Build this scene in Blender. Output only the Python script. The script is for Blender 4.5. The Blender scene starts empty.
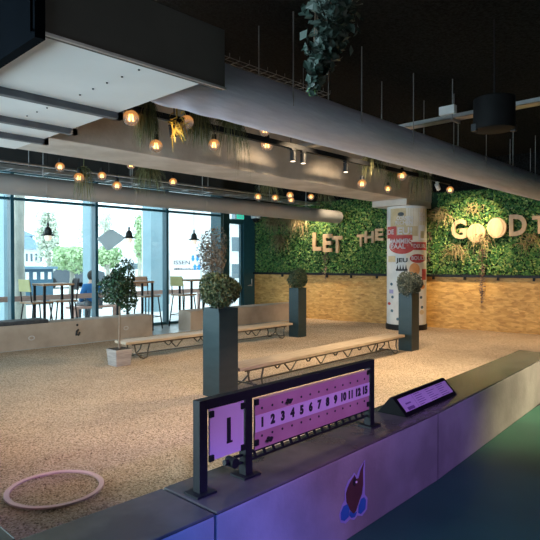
import bpy, bmesh, math, random
import numpy as np
from mathutils import Vector, Matrix
random.seed(7); np.random.seed(7)
SC = bpy.context.scene
COL = SC.collection
R = math.radians

# ---------------------------------------------------------------- camera, world, lights, exposure
FPX, HOR, EYE = 550.0, 263.0, 1.3
PITCH = math.atan((270 - HOR) / FPX)
YAW = math.atan2(525, 550)
RV = Vector((math.sin(YAW), -math.cos(YAW), 0)); DV = Vector((math.cos(YAW), math.sin(YAW), 0)); ZV = Vector((0, 0, 1))
FV = DV * math.cos(PITCH) - ZV * math.sin(PITCH); UV = ZV * math.cos(PITCH) + DV * math.sin(PITCH)
EYEP = Vector((0, 0, EYE))
cam_data = bpy.data.cameras.new('camera'); cam = bpy.data.objects.new('camera', cam_data); COL.objects.link(cam)
cam_data.sensor_width = 36; cam_data.lens = 36 * FPX / 540; cam_data.clip_start = 0.05; cam_data.clip_end = 300
M3 = Matrix((RV, UV, -FV)).transposed()
cam.matrix_world = Matrix.Translation(EYEP) @ M3.to_4x4()
SC.camera = cam

w = bpy.data.worlds.new('overcast_sky'); SC.world = w; w.use_nodes = True
nt = w.node_tree; bgn = nt.nodes['Background']
bgn.inputs[0].default_value = (0.86, 0.95, 1.0, 1); bgn.inputs[1].default_value = 3.5

SC.view_settings.view_transform = 'Standard'; SC.view_settings.look = 'None'
SC.view_settings.exposure = 0.0; SC.view_settings.gamma = 1.0; SC.view_settings.use_curve_mapping = False
SC.cycles.max_bounces = 8; SC.cycles.transparent_max_bounces = 16
SC.cycles.sample_clamp_indirect = 4.0; SC.cycles.caustics_reflective = False; SC.cycles.caustics_refractive = False


def light(kind, name, loc, energy, color, target=None, size=0.1, spot=60, blend=0.6, size_y=None):
    d = bpy.data.lights.new(name, kind); d.energy = energy; d.color = color
    if kind == 'SPOT':
        d.spot_size = R(spot); d.spot_blend = blend; d.shadow_soft_size = size
    elif kind == 'POINT':
        d.shadow_soft_size = size
    elif kind == 'AREA':
        d.size = size
        if size_y: d.shape = 'RECTANGLE'; d.size_y = size_y
    o = bpy.data.objects.new(name, d); COL.objects.link(o); o.location = loc
    if target is not None:
        v = Vector(target) - Vector(loc); o.rotation_euler = v.to_track_quat('-Z', 'Y').to_euler()
    return o


WARM = (1.0, 0.74, 0.46)
po = light('AREA', 'window_portal', (3.5, 9.6, 1.4), 1, (1, 1, 1), target=(3.5, 0, 1.4), size=13, size_y=3.0)
po.data.cycles.is_portal = True
# daylight from the hall's other tall windows, left of the frame
light('AREA', 'side_window_daylight', (-2.9, 5.0, 1.1), 700, (0.64, 0.88, 1.0), target=(2, 5.0, 1.25), size=8.0, size_y=2.0)
# warm court spots placed unseen behind the fabric duct, off the tracks
for i, (x, tx, ty, e) in enumerate([(1.5, 1.8, 2.9, 290), (2.4, 2.9, 4.4, 230), (5.6, 4.9, 4.1, 250), (6.4, 7.0, 4.9, 220), (8.5, 8.6, 3.9, 240)]):
    light('SPOT', 'court_spot', (x, 3.75, 2.90), e, WARM, (tx, ty, 0), 0.05, 96, 0.9)
light('SPOT', 'court_spot', (5.5, 4.0, 2.9), 170, WARM, (4.3, 8.3, 0.1), 0.05, 70, 0.9)
light('SPOT', 'court_spot', (6.5, 4.0, 2.9), 170, WARM, (7.8, 8.3, 0.1), 0.05, 70, 0.9)
# wall washers on the living wall
light('SPOT', 'wall_washer', (9.35, 4.0, 2.78), 430, (1.0, 0.78, 0.46), (10.45, 4.62, 1.80), 0.04, 66, 0.9)
light('SPOT', 'wall_washer', (9.30, 8.05, 2.98), 260, (1.0, 0.78, 0.50), (10.05, 8.05, 1.6), 0.04, 70, 0.9)
light('SPOT', 'wall_washer', (9.4, 2.2, 2.62), 170, (1.0, 0.70, 0.38), (10.6, 2.9, 0.7), 0.04, 100, 0.9)
light('SPOT', 'wall_washer', (9.0, 6.6, 2.95), 100, (1.0, 0.76, 0.48), (10.1, 7.0, 0.6), 0.04, 100, 0.9)
# coloured party lights of the hall on the camera side
light('SPOT', 'purple_stage_light', (2.2, -1.9, 2.75), 420, (0.40, 0.20, 1.0), (2.6, 1.75, 0.15), 0.05, 44, 0.8)
light('SPOT', 'magenta_stage_light', (2.6, -1.2, 2.75), 80, (1.0, 0.34, 0.66), (1.95, 1.75, 0.6), 0.05, 28, 0.8)
light('SPOT', 'blue_stage_light', (0.4, -1.2, 2.4), 620, (0.03, 0.14, 1.0), (1.35, 1.5, -0.25), 0.05, 27, 0.8)
light('SPOT', 'warm_aisle_light', (6.6, -0.2, 2.9), 1500, (1.0, 0.80, 0.52), (5.9, 1.7, 0.0), 0.08, 62, 0.9)
light('AREA', 'hall_spill_fill', (3.2, -2.6, 3.2), 24, (1.0, 0.95, 0.92), (3.6, 1.6, 1.3), 2.5, size_y=1.0)  # added soft fill for spill on the duct, no real ceiling lamp


def at(px, py, X=None, Y=None, z=None):
    r = RV * ((px - 270) / FPX) + UV * ((270 - py) / FPX) + FV
    if z is not None: t = (z - EYE) / r.z
    elif X is not None: t = X / r.x
    else: t = Y / r.y
    return EYEP + r * t


# ---------------------------------------------------------------- materials
def mat(name, c1, rough=0.6, metal=0.0, c2=None, scale=8.0, stretch=(1, 1, 1), bump=0.0, bscale=None, detail=4.0, spec=0.5, island=None, emit=None, lo=0.35, hi=0.65, trans=0.0):
    m = bpy.data.materials.new(name); m.use_nodes = True
    n = m.node_tree.nodes; l = m.node_tree.links; b = n['Principled BSDF']
    b.inputs['Base Color'].default_value = (*c1, 1); b.inputs['Roughness'].default_value = rough; b.inputs['Metallic'].default_value = metal
    b.inputs['Specular IOR Level'].default_value = spec
    tc = n.new('ShaderNodeTexCoord'); mp = n.new('ShaderNodeMapping'); mp.inputs['Scale'].default_value = stretch
    l.new(tc.outputs['Object'], mp.inputs['Vector'])
    if c2 is not None:
        no = n.new('ShaderNodeTexNoise'); no.inputs['Scale'].default_value = scale; no.inputs['Detail'].default_value = detail
        l.new(mp.outputs[0], no.inputs['Vector'])
        rp = n.new('ShaderNodeValToRGB'); rp.color_ramp.elements[0].position = lo; rp.color_ramp.elements[1].position = hi
        rp.color_ramp.elements[0].color = (*c1, 1); rp.color_ramp.elements[1].color = (*c2, 1)
        l.new(no.outputs['Fac'], rp.inputs[0]); l.new(rp.outputs[0], b.inputs['Base Color'])
    if island is not None:
        g = n.new('ShaderNodeNewGeometry'); rp = n.new('ShaderNodeValToRGB')
        while len(rp.color_ramp.elements) < len(island): rp.color_ramp.elements.new(0.5)
        for i, c in enumerate(island):
            rp.color_ramp.elements[i].position = i / (len(island) - 1); rp.color_ramp.elements[i].color = (*c, 1)
        l.new(g.outputs['Random Per Island'], rp.inputs[0]); l.new(rp.outputs[0], b.inputs['Base Color'])
    if bump:
        nb = n.new('ShaderNodeTexNoise'); nb.inputs['Scale'].default_value = bscale or scale * 4; nb.inputs['Detail'].default_value = 6
        l.new(mp.outputs[0], nb.inputs['Vector'])
        bp = n.new('ShaderNodeBump'); bp.inputs['Strength'].default_value = bump; bp.inputs['Distance'].default_value = 0.02
        l.new(nb.outputs['Fac'], bp.inputs['Height']); l.new(bp.outputs[0], b.inputs['Normal'])
    if trans:
        b.inputs['Transmission Weight'].default_value = trans
    if emit:
        b.inputs['Emission Color'].default_value = (*emit[0], 1); b.inputs['Emission Strength'].default_value = emit[1]
    return m


def glass_mat(name, tint, gloss=0.08, rough=0.0):
    m = bpy.data.materials.new(name); m.use_nodes = True; n = m.node_tree.nodes; l = m.node_tree.links
    n.remove(n['Principled BSDF']); t = n.new('ShaderNodeBsdfTransparent'); t.inputs[0].default_value = (*tint, 1)
    g = n.new('ShaderNodeBsdfGlossy'); g.inputs['Roughness'].default_value = rough
    fr = n.new('ShaderNodeFresnel'); fr.inputs[0].default_value = 1.45
    ml = n.new('ShaderNodeMath'); ml.operation = 'MULTIPLY'; ml.inputs[1].default_value = gloss * 10; l.new(fr.outputs[0], ml.inputs[0])
    mx = n.new('ShaderNodeMixShader'); l.new(ml.outputs[0], mx.inputs[0]); l.new(t.outputs[0], mx.inputs[1]); l.new(g.outputs[0], mx.inputs[2])
    l.new(mx.outputs[0], n['Material Output'].inputs[0])
    return m


def bulb_glass():
    m = bpy.data.materials.new('amber bulb glass'); m.use_nodes = True; n = m.node_tree.nodes; l = m.node_tree.links
    n.remove(n['Principled BSDF']); tc = n.new('ShaderNodeTexCoord'); sp = n.new('ShaderNodeSeparateXYZ'); l.new(tc.outputs['Generated'], sp.inputs[0])
    rp = n.new('ShaderNodeValToRGB'); rp.color_ramp.elements[0].position = 0.30; rp.color_ramp.elements[1].position = 0.62
    rp.color_ramp.elements[0].color = (0.16, 0.16, 0.16, 1); rp.color_ramp.elements[1].color = (0.62, 0.62, 0.62, 1); l.new(sp.outputs['Z'], rp.inputs[0])
    rc = n.new('ShaderNodeValToRGB'); rc.color_ramp.elements[0].position = 0.30; rc.color_ramp.elements[1].position = 0.62
    rc.color_ramp.elements[0].color = (1.0, 0.72, 0.55, 1); rc.color_ramp.elements[1].color = (1.0, 0.42, 0.12, 1); l.new(sp.outputs['Z'], rc.inputs[0])
    t = n.new('ShaderNodeBsdfTransparent'); t.inputs[0].default_value = (1.0, 0.90, 0.78, 1)
    e = n.new('ShaderNodeEmission'); e.inputs[1].default_value = 0.95; l.new(rc.outputs[0], e.inputs[0])
    g = n.new('ShaderNodeBsdfGlossy'); g.inputs['Roughness'].default_value = 0.12
    lw_ = n.new('ShaderNodeLayerWeight'); lw_.inputs[0].default_value = 0.35
    a = n.new('ShaderNodeMixShader'); l.new(rp.outputs[0], a.inputs[0]); l.new(t.outputs[0], a.inputs[1]); l.new(e.outputs[0], a.inputs[2])
    b = n.new('ShaderNodeMixShader'); l.new(lw_.outputs['Fresnel'], b.inputs[0]); l.new(a.outputs[0], b.inputs[1]); l.new(g.outputs[0], b.inputs[2])
    l.new(b.outputs[0], n['Material Output'].inputs[0])
    return m


def osb_mat():
    m = bpy.data.materials.new('oriented strand board'); m.use_nodes = True; n = m.node_tree.nodes; l = m.node_tree.links; b = n['Principled BSDF']
    b.inputs['Roughness'].default_value = 0.6
    tc = n.new('ShaderNodeTexCoord'); prev = None
    for i, (rot, sc) in enumerate([((0.5, 0, 0), (1, 9, 30)), ((-0.4, 0, 0), (1, 11, 26))]):
        mp = n.new('ShaderNodeMapping'); mp.inputs['Rotation'].default_value = rot; mp.inputs['Scale'].default_value = sc
        vo = n.new('ShaderNodeTexVoronoi'); vo.inputs['Scale'].default_value = 1.0
        l.new(tc.outputs['Object'], mp.inputs[0]); l.new(mp.outputs[0], vo.inputs['Vector'])
        rp = n.new('ShaderNodeValToRGB'); e = rp.color_ramp.elements
        e[0].color = (0.32, 0.14, 0.035, 1); e[1].color = (0.84, 0.53, 0.19, 1); x = e.new(0.45); x.color = (0.60, 0.33, 0.09, 1)
        l.new(vo.outputs['Color'], rp.inputs[0])
        if prev is None: prev = rp
        else:
            mx = n.new('ShaderNodeMixRGB'); mx.inputs[0].default_value = 0.5
            l.new(prev.outputs[0], mx.inputs[1]); l.new(rp.outputs[0], mx.inputs[2]); l.new(mx.outputs[0], b.inputs['Base Color'])
    return m


def gravel_mat():
    m = bpy.data.materials.new('beige fine gravel'); m.use_nodes = True; n = m.node_tree.nodes; l = m.node_tree.links; b = n['Principled BSDF']
    b.inputs['Roughness'].default_value = 0.95; b.inputs['Specular IOR Level'].default_value = 0.15
    tc = n.new('ShaderNodeTexCoord')
    vo = n.new('ShaderNodeTexVoronoi'); vo.inputs['Scale'].default_value = 105
    rp = n.new('ShaderNodeValToRGB'); e = rp.color_ramp.elements
    e[0].color = (0.13, 0.085, 0.055, 1); e[1].color = (0.92, 0.77, 0.61, 1); x = e.new(0.4); x.color = (0.62, 0.47, 0.335, 1)
    l.new(tc.outputs['Object'], vo.inputs['Vector']); l.new(vo.outputs['Color'], rp.inputs[0])
    no = n.new('ShaderNodeTexNoise'); no.inputs['Scale'].default_value = 1.6; no.inputs['Detail'].default_value = 5
    l.new(tc.outputs['Object'], no.inputs['Vector'])
    r2 = n.new('ShaderNodeValToRGB'); r2.color_ramp.elements[0].position = 0.3; r2.color_ramp.elements[1].position = 0.75
    r2.color_ramp.elements[0].color = (0.78, 0.76, 0.74, 1); r2.color_ramp.elements[1].color = (1, 0.98, 0.95, 1); l.new(no.outputs['Fac'], r2.inputs[0])
    mx = n.new('ShaderNodeMixRGB'); mx.blend_type = 'MULTIPLY'; mx.inputs[0].default_value = 1
    l.new(rp.outputs[0], mx.inputs[1]); l.new(r2.outputs[0], mx.inputs[2]); l.new(mx.outputs[0], b.inputs['Base Color'])
    bp = n.new('ShaderNodeBump'); bp.inputs['Strength'].default_value = 0.8; bp.inputs['Distance'].default_value = 0.012
    l.new(vo.outputs['Distance'], bp.inputs['Height']); bp.invert = True; l.new(bp.outputs[0], b.inputs['Normal'])
    return m


def translucent(name, c):
    m = bpy.data.materials.new(name); m.use_nodes = True; n = m.node_tree.nodes; l = m.node_tree.links; n.remove(n['Principled BSDF'])
    d = n.new('ShaderNodeBsdfDiffuse'); d.inputs[0].default_value = (*c, 1); t = n.new('ShaderNodeBsdfTranslucent'); t.inputs[0].default_value = (*c, 1)
    x = n.new('ShaderNodeMixShader'); x.inputs[0].default_value = 0.6; l.new(d.outputs[0], x.inputs[1]); l.new(t.outputs[0], x.inputs[2]); l.new(x.outputs[0], n['Material Output'].inputs[0])
    return m


MT = {
    'milky': translucent('milky white plastic', (0.80, 0.86, 0.88)),
    'concrete': mat('pale precast concrete', (0.42, 0.33, 0.26), 0.75, c2=(0.54, 0.44, 0.36), scale=3.0, bump=0.15, bscale=30),
    'concretewall': mat('grey cast concrete', (0.20, 0.19, 0.18), 0.7, c2=(0.34, 0.325, 0.31), scale=2.2, bump=0.15, bscale=30),
    'cap': mat('sealed concrete top', (0.075, 0.068, 0.058), 0.19, c2=(0.13, 0.118, 0.10), scale=4.0, bump=0.04, bscale=20),
    'beamc': mat('raw concrete beam', (0.50, 0.45, 0.40), 0.8, c2=(0.68, 0.63, 0.58), scale=2.5, bump=0.2, bscale=25),
    'floor': mat('dark green resin floor', (0.010, 0.080, 0.055), 0.4, c2=(0.016, 0.11, 0.072), scale=2.0),
    'tile': mat('pale entrance floor', (0.45, 0.50, 0.52), 0.25, c2=(0.52, 0.56, 0.58), scale=3.0),
    'black_ceiling': mat('black acoustic ceiling', (0.003, 0.0034, 0.0036), 0.95, c2=(0.014, 0.0155, 0.0165), scale=34, bump=0.6, bscale=60, spec=0.1),
    'dark_wall': mat('dark painted wall', (0.03, 0.034, 0.036), 0.7, c2=(0.04, 0.044, 0.046), scale=3),
    'black': mat('black powder coated steel', (0.008, 0.009, 0.011), 0.5, c2=(0.013, 0.014, 0.017), scale=30, spec=0.25),
    'drum': mat('matt black lamp shade', (0.003, 0.003, 0.0035), 0.7, c2=(0.005, 0.005, 0.0055), scale=9, spec=0.15),
    'lampdark': mat('dark enamel', (0.03, 0.03, 0.028), 0.4, c2=(0.045, 0.045, 0.042), scale=9),
    'anth': mat('anthracite planter', (0.012, 0.032, 0.040), 0.30, c2=(0.019, 0.042, 0.050), scale=5, stretch=(1, 1, 3)),
    'frame': mat('blue green window frame', (0.022, 0.095, 0.13), 0.3, c2=(0.028, 0.11, 0.15), scale=10),
    'galv': mat('galvanised sheet', (0.52, 0.53, 0.52), 0.42, 0.75, c2=(0.66, 0.67, 0.66), scale=1.6, bump=0.02, bscale=3),
    'sheet': mat('white insulated sheet', (0.74, 0.75, 0.75), 0.5, c2=(0.84, 0.85, 0.85), scale=1.3),
    'flange': mat('shade darkened flange steel', (0.10, 0.10, 0.115), 0.5, 0.4, c2=(0.14, 0.14, 0.155), scale=6),  # dark colour stands in for shade on the unlit flange bands
    'plate': mat('brownish metal plate', (0.070, 0.064, 0.058), 0.5, 0.3, c2=(0.09, 0.082, 0.074), scale=2),
    'fabric': mat('grey duct fabric', (0.58, 0.60, 0.74), 0.85, c2=(0.66, 0.68, 0.82), scale=3, stretch=(1, 6, 6), bump=0.25, bscale=7),
    'pipe': mat('grey spiral duct', (0.40, 0.40, 0.40), 0.5, 0.3, c2=(0.46, 0.46, 0.46), scale=2),
    'steel': mat('zinc steel', (0.45, 0.46, 0.48), 0.35, 0.9, c2=(0.58, 0.59, 0.6), scale=10),
    'rod': mat('threaded steel rod', (0.24, 0.24, 0.24), 0.5, 0.5, c2=(0.3, 0.3, 0.3), scale=40),
    'plank': mat('worn bench plank', (0.44, 0.34, 0.24), 0.55, c2=(0.62, 0.50, 0.38), scale=5, stretch=(1, 14, 14)),
    'benchsteel': mat('bench tube steel', (0.10, 0.085, 0.07), 0.45, 0.6, c2=(0.15, 0.13, 0.10), scale=20),
    'gravel': gravel_mat(), 'osb': osb_mat(),
    'letter': mat('plywood letter', (0.44, 0.29, 0.16), 0.55, c2=(0.51, 0.35, 0.21), scale=8, stretch=(1, 4, 1)),
    'pinkboard': mat('pinkish score board', (0.46, 0.22, 0.27), 0.5, c2=(0.54, 0.28, 0.33), scale=6),
    'whitecard': mat('white printed card', (0.80, 0.76, 0.80), 0.45, c2=(0.86, 0.83, 0.86), scale=4),
    'lilac': mat('lilac number card', (0.70, 0.52, 0.66), 0.45, c2=(0.76, 0.58, 0.72), scale=5),
    'ink': mat('black ink', (0.012, 0.012, 0.015), 0.5, c2=(0.02, 0.02, 0.024), scale=20),
    'hoop': mat('pale pink plastic ring', (0.74, 0.50, 0.52), 0.45, c2=(0.80, 0.57, 0.58), scale=8),
    'basket': mat('woven grey basket', (0.34, 0.30, 0.28), 0.8, c2=(0.52, 0.47, 0.44), scale=6, stretch=(1, 1, 14), bump=0.5, bscale=20),
    'bark': mat('slim bark', (0.20, 0.14, 0.10), 0.8, c2=(0.30, 0.22, 0.16), scale=20, bump=0.4),
    'soil': mat('dark soil', (0.02, 0.015, 0.010), 0.95, c2=(0.04, 0.03, 0.02), scale=40, bump=0.5),
    'wood': mat('table wood', (0.30, 0.17, 0.09), 0.5, c2=(0.42, 0.26, 0.15), scale=5, stretch=(1, 8, 8)),
    'olivepanel': mat('olive yellow chair shell', (0.44, 0.42, 0.17), 0.5, c2=(0.50, 0.48, 0.22), scale=4),
    'peachpanel': mat('pale wood chair shell', (0.60, 0.44, 0.36), 0.5, c2=(0.68, 0.52, 0.44), scale=4),
    'white': mat('white paint', (0.78, 0.80, 0.80), 0.5, c2=(0.84, 0.85, 0.85), scale=3),
    'lampglass': mat('opal glass', (0.85, 0.80, 0.72), 0.3, emit=((1.0, 0.85, 0.65), 0.7)),
    'bulb': bulb_glass(),
    'filament': mat('glowing filament', (1, 0.6, 0.2), 0.5, emit=((1.0, 0.52, 0.14), 9.0)),
    'spotlens': mat('lit spot lens', (1, 0.9, 0.8), 0.4, emit=((1.0, 0.84, 0.62), 3.0)),
    'glass': glass_mat('window glass', (0.86, 0.95, 0.97), 0.06),
    'exit': mat('green exit sign face', (0.02, 0.45, 0.30), 0.4, emit=((0.05, 0.75, 0.52), 0.9)),
    'paperc': mat('cream poster paper', (0.72, 0.64, 0.52), 0.7, c2=(0.80, 0.74, 0.64), scale=6),
    'papergrey': mat('grey poster paper', (0.62, 0.62, 0.62), 0.7, c2=(0.72, 0.72, 0.72), scale=6),
    'paperred': mat('red poster print', (0.42, 0.045, 0.045), 0.7, c2=(0.52, 0.08, 0.07), scale=8),
    'papertan': mat('tan poster print', (0.55, 0.42, 0.24), 0.7, c2=(0.64, 0.52, 0.34), scale=8),
    'paperorange': mat('orange poster print', (0.66, 0.28, 0.10), 0.7, c2=(0.72, 0.36, 0.16), scale=8),
    'stickerbrown': mat('dark brown sticker print', (0.075, 0.030, 0.030), 0.5, c2=(0.10, 0.042, 0.04), scale=10),
    'stickerlilac': mat('lilac sticker edge', (0.30, 0.28, 0.52), 0.5, c2=(0.34, 0.32, 0.56), scale=10),
    'stickerblue': mat('blue sticker print', (0.02, 0.11, 0.34), 0.5, c2=(0.03, 0.14, 0.40), scale=10),
    'blue': mat('blue jacket cloth', (0.01, 0.09, 0.26), 0.8, c2=(0.015, 0.13, 0.34), scale=8),
    'hair': mat('dark hair', (0.02, 0.014, 0.01), 0.7, c2=(0.035, 0.024, 0.018), scale=30),
    'skin': mat('skin', (0.55, 0.36, 0.27), 0.6, c2=(0.6, 0.4, 0.3), scale=10),
    'cabin': mat('blue grey cabin paint', (0.035, 0.10, 0.15), 0.6, c2=(0.05, 0.12, 0.18), scale=4),
    'unlit': mat('dark navy sheet', (0.0012, 0.0022, 0.0036), 0.9, c2=(0.0018, 0.003, 0.005), scale=4, spec=0.03),  # near-black colour carries the shade on the duct's left face
    'pilasterpaint': mat('pale blue grey paint', (0.26, 0.40, 0.46), 0.6, c2=(0.30, 0.44, 0.50), scale=2),
    'teal': mat('teal paint', (0.02, 0.20, 0.21), 0.5, c2=(0.03, 0.25, 0.26), scale=4),
    'brick': mat('pale street paving', (0.60, 0.60, 0.58), 0.9, c2=(0.72, 0.72, 0.70), scale=3),
    'redwood': mat('red brown timber', (0.36, 0.20, 0.16), 0.7, c2=(0.44, 0.27, 0.22), scale=4, stretch=(1, 8, 8)),
    'facade': mat('white facade render', (0.80, 0.82, 0.84), 0.8, c2=(0.88, 0.89, 0.9), scale=1),
    'slate': mat('blue slate roof', (0.12, 0.22, 0.30), 0.7, c2=(0.16, 0.27, 0.35), scale=4),
    'darkglass': mat('dark window glass', (0.10, 0.15, 0.18), 0.15, c2=(0.14, 0.19, 0.22), scale=1),
    'palebark': mat('pale street tree bark', (0.34, 0.33, 0.28), 0.9, c2=(0.50, 0.48, 0.42), scale=6, stretch=(1, 1, 0.4), bump=0.3),
    'carwhite': mat('pale car paint', (0.70, 0.74, 0.78), 0.25, c2=(0.74, 0.78, 0.8), scale=1),
    'cardark': mat('dark car paint', (0.06, 0.08, 0.10), 0.25, c2=(0.08, 0.1, 0.12), scale=1),
    'bannerblue': mat('blue banner print', (0.02, 0.26, 0.75), 0.6, c2=(0.03, 0.3, 0.8), scale=4),
    'cushion': mat('grey cushion fabric', (0.05, 0.05, 0.055), 0.85, c2=(0.075, 0.075, 0.08), scale=25),
    'ivy': mat('dark ivy leaves', (0.02, 0.05, 0.02), 0.5, island=[(0.02, 0.04, 0.03), (0.05, 0.085, 0.07), (0.12, 0.16, 0.14)]),
    'leafbox': mat('box bush leaves', (0.03, 0.06, 0.02), 0.5, island=[(0.015, 0.035, 0.014), (0.03, 0.06, 0.025), (0.06, 0.085, 0.035), (0.11, 0.11, 0.045)]),
    'leaflaurel': mat('laurel leaves', (0.02, 0.07, 0.03), 0.4, island=[(0.008, 0.025, 0.014), (0.02, 0.06, 0.03), (0.05, 0.12, 0.06)]),
    'leafolive': mat('olive tree leaves', (0.2, 0.2, 0.15), 0.6, island=[(0.07, 0.06, 0.045), (0.16, 0.14, 0.11), (0.28, 0.26, 0.22), (0.18, 0.10, 0.07)]),
    'leafgrey': mat('grey green bush leaves', (0.1, 0.12, 0.1), 0.6, island=[(0.03, 0.045, 0.035), (0.08, 0.10, 0.075), (0.18, 0.20, 0.16)]),
    'leafwall': mat('living wall leaves', (0.04, 0.12, 0.03), 0.5, island=[(0.012, 0.075, 0.02), (0.04, 0.17, 0.04), (0.13, 0.28, 0.06), (0.34, 0.40, 0.12)]),
    'leafyoung': mat('fresh green leaves', (0.2, 0.5, 0.1), 0.5, island=[(0.14, 0.40, 0.08), (0.30, 0.62, 0.16)]),
    'leafdry': mat('dry tan wall plants', (0.3, 0.22, 0.1), 0.7, island=[(0.16, 0.12, 0.05), (0.28, 0.22, 0.10), (0.36, 0.28, 0.15)]),
    'leafred': mat('reddish trailing vine leaves', (0.2, 0.1, 0.08), 0.6, island=[(0.09, 0.04, 0.03), (0.20, 0.11, 0.08), (0.30, 0.22, 0.16)]),
    'backing': mat('dark planted backing', (0.008, 0.03, 0.012), 0.9, c2=(0.015, 0.05, 0.02), scale=12, bump=0.5),
    'grass': mat('dried hanging grass', (0.12, 0.10, 0.04), 0.7, island=[(0.06, 0.085, 0.03), (0.14, 0.15, 0.06), (0.26, 0.22, 0.10)]),
    'grassgold': mat('golden hanging leaves', (0.6, 0.4, 0.06), 0.6, island=[(0.40, 0.24, 0.03), (0.60, 0.40, 0.06), (0.7, 0.5, 0.12)]),
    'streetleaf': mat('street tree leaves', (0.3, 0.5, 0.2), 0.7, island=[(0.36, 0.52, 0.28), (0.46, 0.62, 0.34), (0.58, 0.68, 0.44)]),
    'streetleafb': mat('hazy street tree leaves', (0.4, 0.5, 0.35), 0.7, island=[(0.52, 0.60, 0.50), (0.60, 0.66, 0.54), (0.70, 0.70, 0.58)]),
    'red': mat('red carton', (0.55, 0.04, 0.06), 0.5, c2=(0.6, 0.06, 0.08), scale=4),
    'pink': mat('pink carton', (0.70, 0.20, 0.28), 0.5, c2=(0.74, 0.25, 0.32), scale=4),
    'yellow': mat('yellow carton', (0.65, 0.50, 0.10), 0.5, c2=(0.7, 0.55, 0.14), scale=4),
    'green': mat('green carton', (0.04, 0.30, 0.14), 0.5, c2=(0.06, 0.34, 0.18), scale=4),
}


# ---------------------------------------------------------------- helpers
def tag(o, label=None, cat=None, group=None, kind=None):
    if label: o['label'] = label
    if cat: o['category'] = cat
    if group: o['group'] = group
    if kind: o['kind'] = kind
    return o


def thing(name, label, cat, loc, group=None, rz=0.0):
    o = bpy.data.objects.new(name, None); COL.objects.link(o); o.empty_display_size = 0.1
    o.location = loc; o.rotation_euler = (0, 0, rz)
    return tag(o, label, cat, group)


def top_of(o):
    while o.parent: o = o.parent
    return o


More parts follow.
